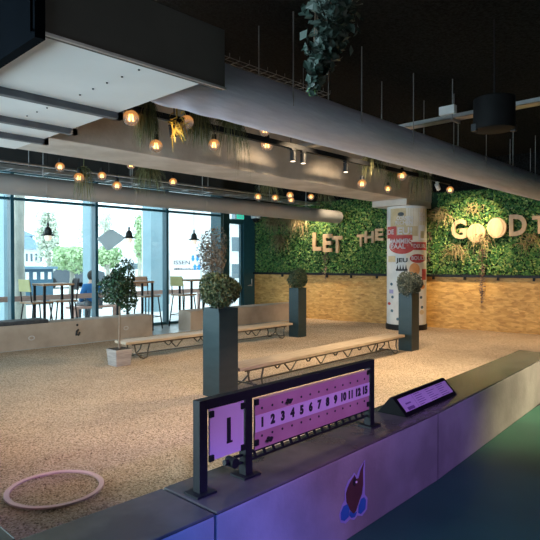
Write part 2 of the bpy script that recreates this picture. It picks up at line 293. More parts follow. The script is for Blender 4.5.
class MB:
    def __init__(s): s.v = []; s.f = []
    def add(s, vs, fs):
        k = len(s.v); s.v += [tuple(p) for p in vs]; s.f += [tuple(i + k for i in f) for f in fs]; return s
    def box(s, a, b):
        x0, y0, z0 = a; x1, y1, z1 = b
        return s.add([(x0, y0, z0), (x1, y0, z0), (x1, y1, z0), (x0, y1, z0), (x0, y0, z1), (x1, y0, z1), (x1, y1, z1), (x0, y1, z1)],
                     [(0, 3, 2, 1), (4, 5, 6, 7), (0, 1, 5, 4), (1, 2, 6, 5), (2, 3, 7, 6), (3, 0, 4, 7)])
    def prism(s, pts, z0, z1):
        n = len(pts)
        return s.add([(x, y, z0) for x, y in pts] + [(x, y, z1) for x, y in pts],
                     [tuple(range(n - 1, -1, -1)), tuple(range(n, 2 * n))] + [(i, (i + 1) % n, n + (i + 1) % n, n + i) for i in range(n)])
    def extrude(s, poly, d):
        n = len(poly); d = Vector(d)
        return s.add([Vector(p) for p in poly] + [Vector(p) + d for p in poly],
                     [tuple(range(n - 1, -1, -1)), tuple(range(n, 2 * n))] + [(i, (i + 1) % n, n + (i + 1) % n, n + i) for i in range(n)])
    def bar(s, p, q, w, h, up=(0, 0, 1)):
        p = Vector(p); q = Vector(q); d = (q - p).normalized(); u = Vector(up)
        if abs(d.dot(u)) > 0.95: u = Vector((1, 0, 0))
        a = d.cross(u).normalized() * (w / 2); b = a.cross(d).normalized() * (h / 2)
        return s.add([p - a - b, p + a - b, p + a + b, p - a + b, q - a - b, q + a - b, q + a + b, q - a + b],
                     [(0, 1, 2, 3), (7, 6, 5, 4), (0, 4, 5, 1), (1, 5, 6, 2), (2, 6, 7, 3), (3, 7, 4, 0)])
    def tube(s, pts, r, seg=8):
        pts = [Vector(p) for p in pts]; rs = r if isinstance(r, (list, tuple)) else [r] * len(pts); vs = []; fs = []; prev = None
        for i, p in enumerate(pts):
            d = (pts[min(i + 1, len(pts) - 1)] - pts[max(i - 1, 0)]).normalized()
            if prev is None:
                u = Vector((0, 0, 1)) if abs(d.z) < 0.9 else Vector((1, 0, 0)); a = d.cross(u).normalized()
            else:
                a = (prev - d * prev.dot(d)).normalized()
            prev = a; b = d.cross(a)
            vs += [p + (a * math.cos(2 * math.pi * j / seg) + b * math.sin(2 * math.pi * j / seg)) * rs[i] for j in range(seg)]
        for i in range(len(pts) - 1):
            for j in range(seg):
                fs.append((i * seg + j, i * seg + (j + 1) % seg, (i + 1) * seg + (j + 1) % seg, (i + 1) * seg + j))
        fs.append(tuple(range(seg - 1, -1, -1))); fs.append(tuple(range((len(pts) - 1) * seg, len(pts) * seg)))
        return s.add(vs, fs)
    def lathe(s, prof, c=(0, 0, 0), seg=24, caps=True):
        vs = []; fs = []; n = len(prof)
        for r, z in prof:
            vs += [(c[0] + r * math.cos(2 * math.pi * j / seg), c[1] + r * math.sin(2 * math.pi * j / seg), c[2] + z) for j in range(seg)]
        for i in range(n - 1):
            for j in range(seg): fs.append((i * seg + j, i * seg + (j + 1) % seg, (i + 1) * seg + (j + 1) % seg, (i + 1) * seg + j))
        if caps and prof[0][0] > 1e-4: fs.append(tuple(range(seg - 1, -1, -1)))
        if caps and prof[-1][0] > 1e-4: fs.append(tuple(range((n - 1) * seg, n * seg)))
        return s.add(vs, fs)
    def sphere(s, c, r, seg=16, rings=10, sz=1.0):
        return s.lathe([(max(1e-5, r * math.sin(math.pi * i / rings)), -r * sz * math.cos(math.pi * i / rings)) for i in range(rings + 1)], c, seg)
    def leaf(s, p, n, size, asp=0.5):
        n = Vector(n).normalized(); u = n.cross(Vector((random.gauss(0, 1), random.gauss(0, 1), random.gauss(0, 1)))).normalized(); v = n.cross(u); p = Vector(p)
        return s.add([p - u * size, p + v * size * asp + n * size * 0.18, p + u * size, p - v * size * asp + n * size * 0.18], [(0, 1, 2, 3)])
    def blade(s, p, d, L, wdt, droop, n=4):
        p = Vector(p); d = Vector(d).normalized(); side = d.cross(Vector((random.gauss(0, 1), random.gauss(0, 1), random.gauss(0, 1)))).normalized()
        vs = []; fs = []
        for i in range(n + 1):
            t = i / n; ww = wdt * (1 - t * 0.85) / 2; q = p + d * (L * t) + Vector((0, 0, -droop * t * t))
            vs += [q - side * ww, q + side * ww]
        for i in range(n): fs.append((2 * i, 2 * i + 1, 2 * i + 3, 2 * i + 2))
        return s.add(vs, fs)
    def build(s, name, m, parent=None, bevel=0.0, smooth=False, local=False, flip=True):
        off = Vector((0, 0, 0))
        if parent is not None and not local: off = top_of(parent).location
        me = bpy.data.meshes.new(name); me.from_pydata([tuple(Vector(p) - off) for p in s.v], [], s.f)
        if flip or bevel:
            bm = bmesh.new(); bm.from_mesh(me)
            bmesh.ops.remove_doubles(bm, verts=bm.verts, dist=1e-5)
            if flip: bmesh.ops.recalc_face_normals(bm, faces=bm.faces)
            if bevel:
                ed = [e for e in bm.edges if len(e.link_faces) == 2 and e.calc_face_angle(0) > 0.5]
                bmesh.ops.bevel(bm, geom=ed, offset=bevel, segments=2, affect='EDGES', profile=0.6)
            bm.to_mesh(me); bm.free()
        me.materials.append(MT[m] if isinstance(m, str) else m)
        if smooth:
            me.polygons.foreach_set('use_smooth', [True] * len(me.polygons))
            try: me.set_sharp_from_angle(angle=R(40))
            except Exception: pass
        o = bpy.data.objects.new(name, me); COL.objects.link(o)
        if parent is not None: o.parent = parent
        return o


def struct(name, mb, m, **k):
    o = mb.build(name, m, **k)
    if o.parent is None: o['kind'] = 'structure'
    return o


def dup(root, loc, rz=None, label=None):
    r = root.copy(); COL.objects.link(r); r.location = loc
    if rz is not None: r.rotation_euler = (0, 0, rz)
    if label: r['label'] = label
    for ch in list(root.children):
        c = ch.copy(); COL.objects.link(c); c.parent = r
        for g in list(ch.children):
            d = g.copy(); COL.objects.link(d); d.parent = c
    return r


def text_geo(body, size, extrude=0.002, offset=0.0, res=3, sx=1.0):
    cu = bpy.data.curves.new('text', 'FONT'); cu.body = body; cu.size = size; cu.extrude = extrude; cu.offset = offset; cu.align_x = 'CENTER'; cu.align_y = 'CENTER'; cu.resolution_u = res
    o = bpy.data.objects.new('text', cu); COL.objects.link(o); bpy.context.view_layer.update()
    me = bpy.data.meshes.new_from_object(o.evaluated_get(bpy.context.evaluated_depsgraph_get()))
    vs = [(v.co.x * sx, v.co.y, v.co.z) for v in me.vertices]; fs = [tuple(p.vertices) for p in me.polygons]
    bpy.data.objects.remove(o); bpy.data.curves.remove(cu); bpy.data.meshes.remove(me)
    return vs, fs


def fit_text(body, wdt, hgt, extrude, offset=0.0):
    vs, fs = text_geo(body, 1.0, 0.5, offset)
    xs = [v[0] for v in vs]; ys = [v[1] for v in vs]; zs = [v[2] for v in vs]
    f = lambda t, a, b, s: ((t - a) / (b - a) - 0.5) * s
    return [(f(v[0], min(xs), max(xs), wdt), f(v[1], min(ys), max(ys), hgt), f(v[2], min(zs), max(zs), extrude)) for v in vs], fs


def place(mb, vs, fs, c, xax, yax):
    c = Vector(c); xa = Vector(xax).normalized(); ya = Vector(yax).normalized(); n = xa.cross(ya)
    return mb.add([c + xa * v[0] + ya * v[1] + n * v[2] for v in vs], fs)


def rand_dir():
    v = Vector((random.gauss(0, 1), random.gauss(0, 1), random.gauss(0, 1))); return v.normalized()


def leaf_ball(mb, c, rx, rz, n, size, shell=0.55, lump=0.18, asp=0.5):
    c = Vector(c); ph = [(rand_dir(), random.uniform(0, 6)) for _ in range(6)]
    for _ in range(n):
        d = rand_dir(); k = 1 + lump * sum(math.sin(4 * d.dot(a) + b) for a, b in ph) / 2.5
        rr = (random.uniform(shell ** 3, 1) ** (1 / 3)) * k
        p = c + Vector((d.x * rx * rr, d.y * rx * rr, d.z * rz * rr))
        mb.leaf(p, (d + rand_dir() * 0.9), size * random.uniform(0.6, 1.25), asp)
    return mb


# ---------------------------------------------------------------- room shell
CEIL = 3.33
def wx(y): return 9.85 + 0.13 * (9.66 - y)          # the back wall, slightly oblique

struct('floor', MB().box((-3, -4, -0.30), (13, 1.75, -0.055)), 'floor')
struct('floor_entrance', MB().box((-3, 8.37, -0.25), (10.4, 10.06, -0.004)), 'tile')
struct('floor_base', MB().box((-3, 1.75, -0.30), (13, 8.55, -0.06)), 'dark_wall')
struct('ceiling', MB().box((-3, -4, CEIL), (13, 10.1, CEIL + 0.15)), 'black_ceiling')
struct('wall_left', MB().box((-3.15, -4, -0.3), (-3, 9.9, CEIL)), 'dark_wall')
struct('wall_front', MB().box((-3, -4.15, -0.3), (13, -4, CEIL)), 'dark_wall')
struct('wall_right', MB().prism([(11.6, -4), (13, -4), (13, 3)], -0.3, CEIL), 'dark_wall')

# gravel bed, gently uneven with scuffed swirls
def gravel_z(x, y):
    z = 0.006 * math.sin(2.1 * x + 1.3 * y) * math.sin(1.7 * y - 0.6 * x) + 0.004 * math.sin(7 * x + 3) * math.sin(6 * y)
    for cx, cy, r, wd, a in [(1.75, 3.1, 0.50, 0.05, 0.012), (2.05, 3.15, 0.62, 0.06, 0.010), (1.42, 3.05, 0.40, 0.05, 0.010), (1.5, 3.0, 0.18, 0.05, 0.008)]:
        d = math.hypot(x - cx, y - cy) - r; z += 1.8 * a * math.exp(-(d / wd) ** 2) * (0.5 + 0.5 * math.sin(3 * math.atan2(y - cy, x - cx) + cx * 9))
    return z
g = MB(); NX, NY = 210, 140; vs = []; fs = []
def near_y(x):
    if x < 3.19: return 1.888 + max(0, x - 1.336) * 0.067 / 1.854
    if x < 6.10: return 1.955 + (x - 3.19) * 0.17 / 2.9
    return 1.76
for i in range(NX + 1):
    for j in range(NY + 1):
        u = (i / NX) ** 1.35; x = 0.744 + u * 9.5; y0 = near_y(x); y = y0 + (8.37 - y0) * (j / NY) ** 1.2
        x = 0.744 + u * (wx(y) - 0.002 - 0.744); vs.append((x, y, gravel_z(x, y) - 0.010))
for i in range(NX):
    for j in range(NY): a = i * (NY + 1) + j; fs.append((a, a + NY + 1, a + NY + 2, a + 1))
g.add(vs, fs); gr = g.build('gravel', 'gravel', smooth=True, flip=False)
tag(gr, 'beige fine gravel covering the whole bowling court inside the low concrete walls', 'gravel', kind='stuff')

# low concrete walls round the court
def low_wall(name, pts, z0=-0.055, z1=0.37, cap=True):
    o = struct(name, MB().prism(pts, z0, z1 - (0.012 if cap else 0)), 'concretewall' if cap else 'concrete', bevel=0.006)
    if cap:
        struct('wall_top', MB().prism(pts, z1 - 0.012, z1), 'cap', parent=o, bevel=0.006)
    return o
low_wall('wall_near', [(0.41, 1.545), (1.326, 1.55), (1.326, 1.884), (0.41, 1.884)])
low_wall('wall_near.001', [(1.336, 1.55), (3.19, 1.60), (3.19, 1.955), (1.336, 1.886)])
low_wall('wall_near.002', [(3.20, 1.60), (6.12, 1.80), (6.09, 2.125), (3.20, 1.955)])
low_wall('wall_side', [(0.41, 1.894), (0.742, 1.894), (0.742, 8.75), (0.41, 8.75)])
low_wall('wall_far', [(0.742, 8.40), (5.70, 8.37), (5.70, 8.74), (0.742, 8.77)], -0.2, cap=False)
low_wall('wall_far.001', [(6.60, 8.42), (9.98, 8.40), (9.95, 8.78), (6.60, 8.80)], -0.2, cap=False)

# back wall: strand board below, planted wall above
def back_panel(y0, y1, z0, z1, d0, d1):
    return [(wx(y0) + d0, y0), (wx(y1) + d0, y1), (wx(y1) + d1, y1), (wx(y0) + d1, y0)], z0, z1
LEDGE = 1.025
struct('wall_back', MB().prism(*back_panel(1.0, 10.1, -0.1, LEDGE, 0.0, 0.1)), 'osb')
struct('wall_back_middle', MB().prism(*back_panel(0.6, 10.1, LEDGE, 2.74, 0.06, 0.16)), 'backing')
struct('wall_back_upper', MB().prism(*back_panel(0.6, 10.1, 2.74, CEIL, 0.0, 0.16)), 'black_ceiling')
tr = struct('trim_1', MB().prism(*back_panel(1.0, 9.93, LEDGE - 0.005, LEDGE + 0.045, -0.07, 0.06)), 'black')
for y in np.arange(1.6, 9.5, 0.62):
    b = MB().box((wx(y) - 0.05, y - 0.015, LEDGE - 0.06), (wx(y) + 0.01, y + 0.015, LEDGE)); b.build('bracket', 'black', tr)
# board joints are separate panels edges
wall = MB(); dry = MB()
for _ in range(30000):
    y = random.uniform(1.2, 9.88); z = random.uniform(LEDGE + 0.05, 2.71)
    if 5.25 < y < 6.25 and z > 2.38: continue
    b = 0.5 + 0.5 * math.sin(3.1 * y + 2.2 * math.sin(2.3 * z)) * math.sin(2.7 * z + 1.1 * y)
    dp = 0.03 + 0.09 * b * random.random()
    n = Vector((-1, 0, 0.35)) + rand_dir() * 0.8
    wall.leaf((wx(y) + 0.05 - dp, y, z), n, random.uniform(0.018, 0.04), 0.55)
lw = wall.build('living_wall', 'leafwall', flip=False)
tag(lw, 'dense green leafy planting covering the back wall above the strand board', 'plant wall', kind='stuff')
def tan_tuft(px, py, label, n=80, L=0.5, m='leafdry', wd=0.024):
    y = at(px, py, X=10.1).y; y = at(px, py, X=wx(y)).y; z = at(px, py, X=wx(y)).z
    o = MB()
    for _ in range(n):
        yy = y + random.gauss(0, 0.09); o.blade((wx(yy) - 0.06 - random.random() * 0.03, yy, z + random.uniform(-0.1, 0.1)), (-0.14, random.gauss(0, 0.14), 0.12), L * random.uniform(0.5, 1), wd, L * random.uniform(0.7, 1.1), 5)
    ob = o.build('trailing_grass', m, flip=False); return tag(ob, label, 'hanging plant', 'dry grasses trailing on the plant wall')
tan_tuft(275, 222, 'tan dry grass trailing on the plant wall nearest the glass door')
tan_tuft(291, 220, 'tan dry grass trailing on the plant wall second from the glass door', L=0.6)
tan_tuft(302, 222, 'tan dry grass trailing on the plant wall just left of letter L', L=0.6)
tan_tuft(283, 240, 'tan dry grass trailing low on the plant wall between door and letter L', L=0.5)
tan_tuft(458, 250, 'tan dry grass trailing below letter G', n=80, L=0.4)
tan_tuft(477, 208, 'pale dry plant on the plant wall above the first round letter O', n=50, L=0.25)
tan_tuft(444, 215, 'tan dry grass trailing on the plant wall left of letter G')
tan_tuft(487, 240, 'tan dry grass trailing below the second round letter O', n=40)
tan_tuft(531, 240, 'brown dry grass trailing below the cropped last letter T', n=50, L=0.4)
def wall_vine(px, y0, y1, label, n=110):
    yy = at(px, y0, X=10.2).y; yy = at(px, y0, X=wx(yy)).y; z0 = at(px, y0, X=wx(yy)).z; z1 = at(px, y1, X=wx(yy)).z
    o = MB()
    for _ in range(n):
        t = random.random(); s = 0.05 * (1 - 0.5 * t)
        o.leaf((wx(yy) - 0.10 - random.random() * 0.03, yy + random.gauss(0, s), z0 + (z1 - z0) * t), (-1, random.gauss(0, .5), random.gauss(0, .5)), 0.022, 0.45)
    o.tube([(wx(yy) - 0.10, yy, z0), (wx(yy) - 0.10, yy + 0.01, (z0 + z1) / 2), (wx(yy) - 0.105, yy, z1)], 0.005, 5)
    ob = o.build('trailing_vine', 'leafred', flip=False); return tag(ob, label, 'vine')
wall_vine(328, 236, 279, 'reddish vine hanging over the ledge below the word LET')
wall_vine(485, 248, 303, 'reddish vine hanging over the ledge below the first round letter O', 160)
wall_vine(432, 232, 262, 'brownish vine hanging beside the poster column', 60)

# letters
def letter(ch, px0, py0, px1, py1, label, disc=False):
    xm, ym = (px0 + px1) / 2, (py0 + py1) / 2
    y = at(xm, ym, X=10.1).y
    for _ in range(4): y = at(xm, ym, X=wx(y) - 0.13).y
    X = wx(y) - 0.13; c = at(xm, ym, X=X)
    wd = abs(at(px0, ym, X=X).y - at(px1, ym, X=X).y); hg = abs(at(xm, py0, X=X).z - at(xm, py1, X=X).z)
    xax = Vector((0.13, -1, 0)); o = MB()
    if disc:
        seg = 36
        o.extrude([c + xax.normalized() * (wd / 2 * math.cos(2 * math.pi * i / seg)) + Vector((0, 0, hg / 2 * math.sin(2 * math.pi * i / seg))) + Vector((0.02, 0, 0)) for i in range(seg)], (-0.05, 0, 0))
    else:
        place(o, *fit_text(ch, wd, hg, 0.05, 0.035), c, xax, (0, 0, 1))
    ob = o.build('wooden_letter', 'letter', bevel=0.0); tag(ob, label, 'letter', 'wooden letters on the plant wall')
    if disc:
        k = MB()
        for a in disc:
            k.tube([c + Vector((-0.032, 0, 0)) + xax.normalized() * (wd / 2 * 0.93 * math.sin(t) * a) + Vector((0, 0, hg / 2 * 0.93 * math.cos(t))) for t in np.linspace(0.12, 3.02, 12)], 0.006, 5)
        k.build('groove', 'wood', ob)
    return ob
letter('L', 313.4, 232.5, 321.5, 250.7, 'warm lit wooden letter L of the word LET')
letter('E', 323.6, 234, 331.8, 252, 'warm lit wooden letter E of the word LET')
letter('T', 332.8, 236, 342, 253, 'warm lit wooden letter T of the word LET')
letter('T', 357.5, 234.5, 364.6, 246.5, 'dim wooden letter T of the word THE left of the poster column')
letter('H', 365.2, 231.2, 373.8, 243, 'dim wooden letter H of the word THE left of the poster column')
letter('E', 375.6, 228.6, 383.6, 240.6, 'dim wooden letter E of the word THE left of the poster column')
letter('G', 451.8, 219.4, 466.3, 239.2, 'wooden letter G starting the word GOOD')
letter('O', 467.6, 223.6, 485.2, 242.4, 'first solid round letter O of GOOD, hung lower, with grooves', [0.55, -0.35, 0.0])
letter('O', 487.8, 217.6, 506.4, 238, 'second solid round letter O of GOOD, hung higher', [0.75, -0.75])
letter('D', 509.6, 214.4, 526.4, 236, 'wooden letter D ending the word GOOD')
letter('T', 532.5, 215.6, 547.5, 234, 'wooden letter T cropped by the right edge of the photo')

# window wall
WY = 9.66; TOPZ = 2.86
mull = [-2.5, -0.95, 0.6, 2.15, 3.73, 5.29, 6.92, 8.52]
struct('wall_window', MB().box((-3, WY - 0.02, TOPZ), (8.52, WY + 0.15, CEIL)), 'dark_wall')
for i in range(len(mull) - 1):
    x0, x1 = mull[i], mull[i + 1]
    wdw = struct('window_%d' % (i + 1), MB().box((x0, WY + 0.03, 0.02), (x1, WY + 0.042, TOPZ)), 'glass')
    MB().box((x0 - 0.02, WY - 0.05, 0.0), (x0 + 0.04, WY + 0.10, TOPZ)).build('mullion', 'frame', wdw, bevel=0.004)
    MB().box((x0 + 0.04, WY - 0.02, 2.375), (x1 - 0.02, WY + 0.07, 2.42)).build('transom', 'frame', wdw)
    MB().box((x0 + 0.04, WY - 0.02, 0.0), (x1 - 0.02, WY + 0.07, 0.05)).build('bottom_rail', 'frame', wdw)
    MB().box((x0 + 0.04, WY - 0.02, TOPZ - 0.03), (x1 - 0.02, WY + 0.07, TOPZ)).build('top_rail', 'frame', wdw)
# pale pilasters just outside two of the mullions
for nm, x0, x1, lab in [('pilaster', 151, 163, 'pale grey pilaster outside, lettered in blue, beside the third window mullion'), ('pilaster', 4, 9, 'pale grey pilaster outside at the left edge of the windows'), ('pilaster', 90.5, 93, 'slim pale grey pilaster outside behind the second window mullion')]:
    x0, x1 = at(x0, 263, Y=12.9).x, at(x1, 263, Y=12.9).x
    p = MB().box((x0, 12.9, -0.07), (x1, 13.3, 4.6)).build(nm, 'pilasterpaint'); tag(p, lab, 'pillar')
# blue script painted on white board by the pilaster
sx0 = at(143, 263, Y=13.4).x; sx1 = at(151.5, 263, Y=13.4).x
sb = tag(MB().box((sx0, 13.4, -0.07), (sx1, 13.46, 4.4)).build('sign_board', 'white'), 'tall white board outside with small dark blue script beside the pilaster', 'sign')
k = MB()
for a, b in [((143.8, 254), (144.2, 267)), ((144, 260), (149, 257)), ((146, 263), (150, 259)), ((145.5, 266), (149, 262)), ((144, 272), (148.5, 268)), ((144.2, 275), (147, 271))]:
    p, q = at(*a, Y=13.395), at(*b, Y=13.395); k.tube([p, (p + q) / 2 + Vector((0, 0, 0.02)), q], 0.014, 5)
k.build('script', 'cabin', sb)

# glass door at the end of the window wall
DY = 9.96
def dx(px): return at(px, 263, Y=DY).x
def dz(py, px=236): return at(px, py, Y=DY).z
d0, d1, d2, d3 = dx(222), dx(228), dx(242), dx(253)
dr = struct('door_1', MB().box((d1, DY, 0.02), (d2, DY + 0.03, dz(224))), 'glass')
MB().box((d0, DY - 0.06, 0), (d1, DY + 0.10, 2.86)).build('door_post', 'frame', dr, bevel=0.004)
MB().box((d2, DY - 0.06, 0), (d3, DY + 0.10, 2.86)).build('door_post', 'frame', dr, bevel=0.004)
MB().box((d1, DY - 0.05, dz(224)), (d2, DY + 0.09, dz(219.5))).build('door_head', 'frame', dr)
MB().box((d1, DY, dz(219.5)), (d2, DY + 0.02, 2.86)).build('top_light', 'glass', dr)
MB().box((d2 - 0.06, DY - 0.02, 0.02), (d2, DY + 0.05, dz(224))).build('door_stile', 'frame', dr)
hz = dz(286, 248)
MB().tube([(dx(248), DY - 0.14, hz), (dx(248), DY - 0.14, hz + 0.18)], 0.010).tube([(dx(248), DY - 0.14, hz + .02), (dx(244), DY - 0.14, hz + .02)], 0.008).tube([(dx(248), DY - 0.14, hz + .03), (dx(248), DY - 0.06, hz + .03)], 0.008).build('door_handle', 'steel', dr)
struct('wall_return', MB().box((8.50, 9.70, 0), (8.58, DY + 0.1, TOPZ)), 'frame')
struct('wall_door', MB().box((8.40, DY - 0.02, TOPZ), (10.1, DY + 0.15, CEIL)), 'dark_wall')
ezc = dz(216.5, 237.5); exx = dx(237.5)
ex = thing('exit_sign', 'small green lit exit sign above the glass door', 'sign', (exx, DY - 0.06, ezc))
MB().box((exx - 0.13, DY - 0.10, ezc - 0.075), (exx + 0.13, DY - 0.055, ezc + 0.075)).build('housing', 'white', ex, bevel=0.004)
MB().box((exx - 0.12, DY - 0.106, ezc - 0.065), (exx + 0.12, DY - 0.10, ezc + 0.065)).build('face', 'exit', ex)
def exs(pts): return [(exx + a, DY - 0.107, ezc + b) for a, b in pts]
MB().extrude(exs([(-.09, -.008), (-.03, -.008), (-.03, -.03), (.01, 0), (-.03, .03), (-.03, .008), (-.09, .008)]), (0, -0.003, 0)).build('arrow', 'white', ex)
MB().extrude(exs([(.035, -.045), (.048, -.045), (.056, -.02), (.075, -.045), (.088, -.04), (.068, -.005), (.08, .015), (.065, .045), (.048, .038), (.052, .018), (.035, .0)]), (0, -0.003, 0)).build('running_figure', 'white', ex)
ccx, ccz = dx(250), dz(217, 250)
dc = thing('dome_camera', 'round black dome camera with white ring beside the exit sign', 'camera', (ccx, DY - 0.2, ccz))
MB().lathe([(0.10, 0.0), (0.125, -0.01), (0.125, -0.05), (0.09, -0.055), (0.10, 0.0)], (ccx, DY - 0.22, ccz), 24, False).build('ring', 'white', dc, smooth=True)
MB().lathe([(0.10, 0), (0.095, -0.06), (0.06, -0.11), (0.0001, -0.13)], (ccx, DY - 0.22, ccz - 0.03)).build('dome', 'black', dc, smooth=True)
MB().box((ccx - 0.04, DY - 0.23, ccz), (ccx + 0.04, DY - 0.07, ccz + 0.04)).build('arm', 'white', dc)

# concrete beam and poster column
beam = struct('beam', MB().prism([(-3, 5.28), (10.42, 5.38), (10.32, 6.14), (-3, 6.04)], 2.53, CEIL), 'beamc', bevel=0.01)
struct('beam_capital', MB().prism([(9.38, 5.36), (10.40, 5.38), (10.30, 6.14), (9.38, 6.13)], 2.41, 2.53), 'beamc', bevel=0.008)
CX, CY, CR = 9.85, 5.625, 0.385
col = struct('column', MB().lathe([(CR, -0.05), (CR, 2.41)], (CX, CY, 0), 48), 'papergrey', smooth=True)
MB().lathe([(CR + 0.02, -0.04), (CR + 0.02, 0.09), (CR, 0.095)], (CX, CY, 0), 48).build('skirting', 'black', col, smooth=True)
cdir = Vector((CX, CY, 0)).normalized(); cside = Vector((cdir.y, -cdir.x, 0))
cpx = 406.5; chw = 19.4
def colz(py, px=406): return at(px, py, X=CX - cdir.x * CR).z
def on_col(px, z, lift):
    s = max(-0.98, min(0.98, (px - cpx) / chw)); c = math.sqrt(1 - s * s)
    return Vector((CX, CY, 0)) + (-cdir * c + cside * s) * (CR + lift) + Vector((0, 0, z))
def col_patch(x0, y0, x1, y1, m, name='poster', shape='rect', lift=0.002, n=14):
    o = MB(); vs = []; fs = []
    if shape == 'rect':
        for i in range(n + 1):
            for y in (y0, y1): vs.append(on_col(x0 + (x1 - x0) * i / n, colz(y), lift))
        for i in range(n): fs.append((2 * i, 2 * i + 2, 2 * i + 3, 2 * i + 1))
    else:
        xm, ym = (x0 + x1) / 2, (y0 + y1) / 2; vs.append(on_col(xm, colz(ym), lift)); k = 24
        for j in range(1, 4):
            for i in range(k): vs.append(on_col(xm + (x1 - x0) / 2 * j / 3 * math.cos(6.2832 * i / k), colz(ym + (y1 - y0) / 2 * j / 3 * math.sin(6.2832 * i / k)), lift))
        for i in range(k): fs.append((0, 1 + i, 1 + (i + 1) % k))
        for j in range(2):
            for i in range(k): a = 1 + j * k; fs.append((a + i, a + k + i, a + k + (i + 1) % k, a + (i + 1) % k))
    o.add(vs, fs); return o.build(name, m, col, flip=False)
def col_text(s, x0, y0, x1, y1, m, lift=0.006):
    vs, fs = fit_text(s, 1, 1, 0.0, 0.03)
    o = MB(); o.add([on_col((x0 + x1) / 2 + v[0] * (x1 - x0), colz((y0 + y1) / 2 - v[1] * (y1 - y0)), lift + (0.002 if v[2] > 0 else 0)) for v in vs], fs)
    return o.build('lettering', m, col, flip=False)
col_patch(391, 208, 425, 226, 'papertan'); col_patch(393, 226, 417, 236, 'papertan', lift=0.003)
col_patch(406, 208, 424.5, 290, 'paperc'); col_patch(388, 226, 397, 238, 'paperred', lift=0.004)
col_patch(391, 235, 412, 240, 'paperred', lift=0.005); col_patch(390, 239, 414, 254, 'paperred', shape='oval', lift=0.004)
col_patch(412, 242, 424.8, 250, 'paperred', lift=0.005); col_patch(409.5, 254, 424.5, 263, 'paperred', shape='oval', lift=0.004)
col_patch(409, 263, 419, 276, 'paperorange', shape='oval', lift=0.004); col_patch(418, 225, 423.5, 240, 'whitecard', lift=0.004)
col_patch(419.5, 231, 422.8, 238, 'papertan', lift=0.005); col_patch(421, 269, 425, 280, 'paperred', lift=0.004)
col_patch(398, 212, 404, 216, 'ink', shape='oval', lift=0.005)
col_text('CORNEN', 397, 216, 412, 220, 'whitecard'); col_text('RICHEN', 396, 220.5, 412, 224.5, 'whitecard')
col_text('VLA', 418, 212, 424, 216, 'whitecard'); col_text('EI', 418.5, 217, 423.5, 221, 'whitecard')
col_text('EU!', 398, 227, 411.5, 234.5, 'whitecard', 0.009); col_text('DE', 388.6, 229, 394.5, 234, 'whitecard', 0.009)
col_text('HAMMEK', 390, 238.5, 410.5, 243.5, 'whitecard', 0.010); col_text('PAAL', 391.5, 243.7, 405.5, 248.7, 'whitecard', 0.010)
col_text('DEUR', 413, 244, 424, 248, 'whitecard', 0.010); col_text('BOULE', 411, 256, 424, 260, 'whitecard', 0.010)
col_text('JEU', 396.5, 258, 407.5, 263.5, 'ink')
cr = MB()
for x0 in np.linspace(397, 405, 4): cr.add([on_col(x0, colz(269.5), 0.006), on_col(x0 + 2, colz(269.5), 0.006), on_col(x0 + 1, colz(264.5), 0.006)], [(0, 1, 2)])
cr.build('crown_print', 'ink', col, flip=False); col_patch(396.5, 269, 407.5, 271, 'ink', lift=0.006)
col_patch(389, 256, 396, 262, 'papertan', lift=0.004); col_patch(390, 290, 394, 294, 'stickerlilac', lift=0.004); col_patch(388.5, 303, 391.5, 306, 'paperred', 'poster', 'oval', 0.004); col_patch(419, 284, 424, 289, 'paperorange', 'poster', 'oval', 0.004); col_patch(419, 310, 423, 315, 'papertan', 'poster', 'oval', 0.004)
for x0, y0 in [(391, 283), (392, 296), (391.5, 310), (419, 296), (420, 306), (397, 318)]:
    col_patch(x0, y0, x0 + 2.5, y0 + 3, 'cabin', 'print_mark', 'oval', 0.004)

# ---------------------------------------------------------------- big things
# rectangular ventilation duct with flanges
rd = thing('rectangular_duct', 'large rectangular sheet metal ventilation duct with flanged joints overhead at left', 'duct', (1.6, 3.8, 2.35))
MB().box((1.10, 2.50, 2.353), (2.06, 5.22, 2.70)).build('body', 'sheet', rd)
MB().box((1.05, 2.455, 2.33), (2.185, 2.49, 2.68)).build('end_plate', 'plate', rd, bevel=0.003)
MB().box((1.05, 2.442, 2.325), (2.185, 2.456, 2.338)).build('edge_trim', 'steel', rd)
MB().box((1.05, 2.44, 2.30), (1.098, 5.22, 2.72)).build('side_panel', 'unlit', rd)  # shade of the unlit duct side, put into its colour
for y in (3.46, 4.13, 4.64):
    MB().box((1.02, y - 0.025, 2.31), (2.10, y + 0.025, 2.3535)).box((2.0605, y - 0.025, 2.31), (2.10, y + 0.025, 2.74)).build('flange', 'flange', rd)
for px, py in [(139, 70), (122, 77), (107, 83), (93, 89), (80, 95), (47, 108), (37, 112), (27, 116)]:
    p = at(px, py, z=2.35); MB().lathe([(0.006, -0.003), (0.006, 0.004)], p, 8).build('screw', 'black', rd)

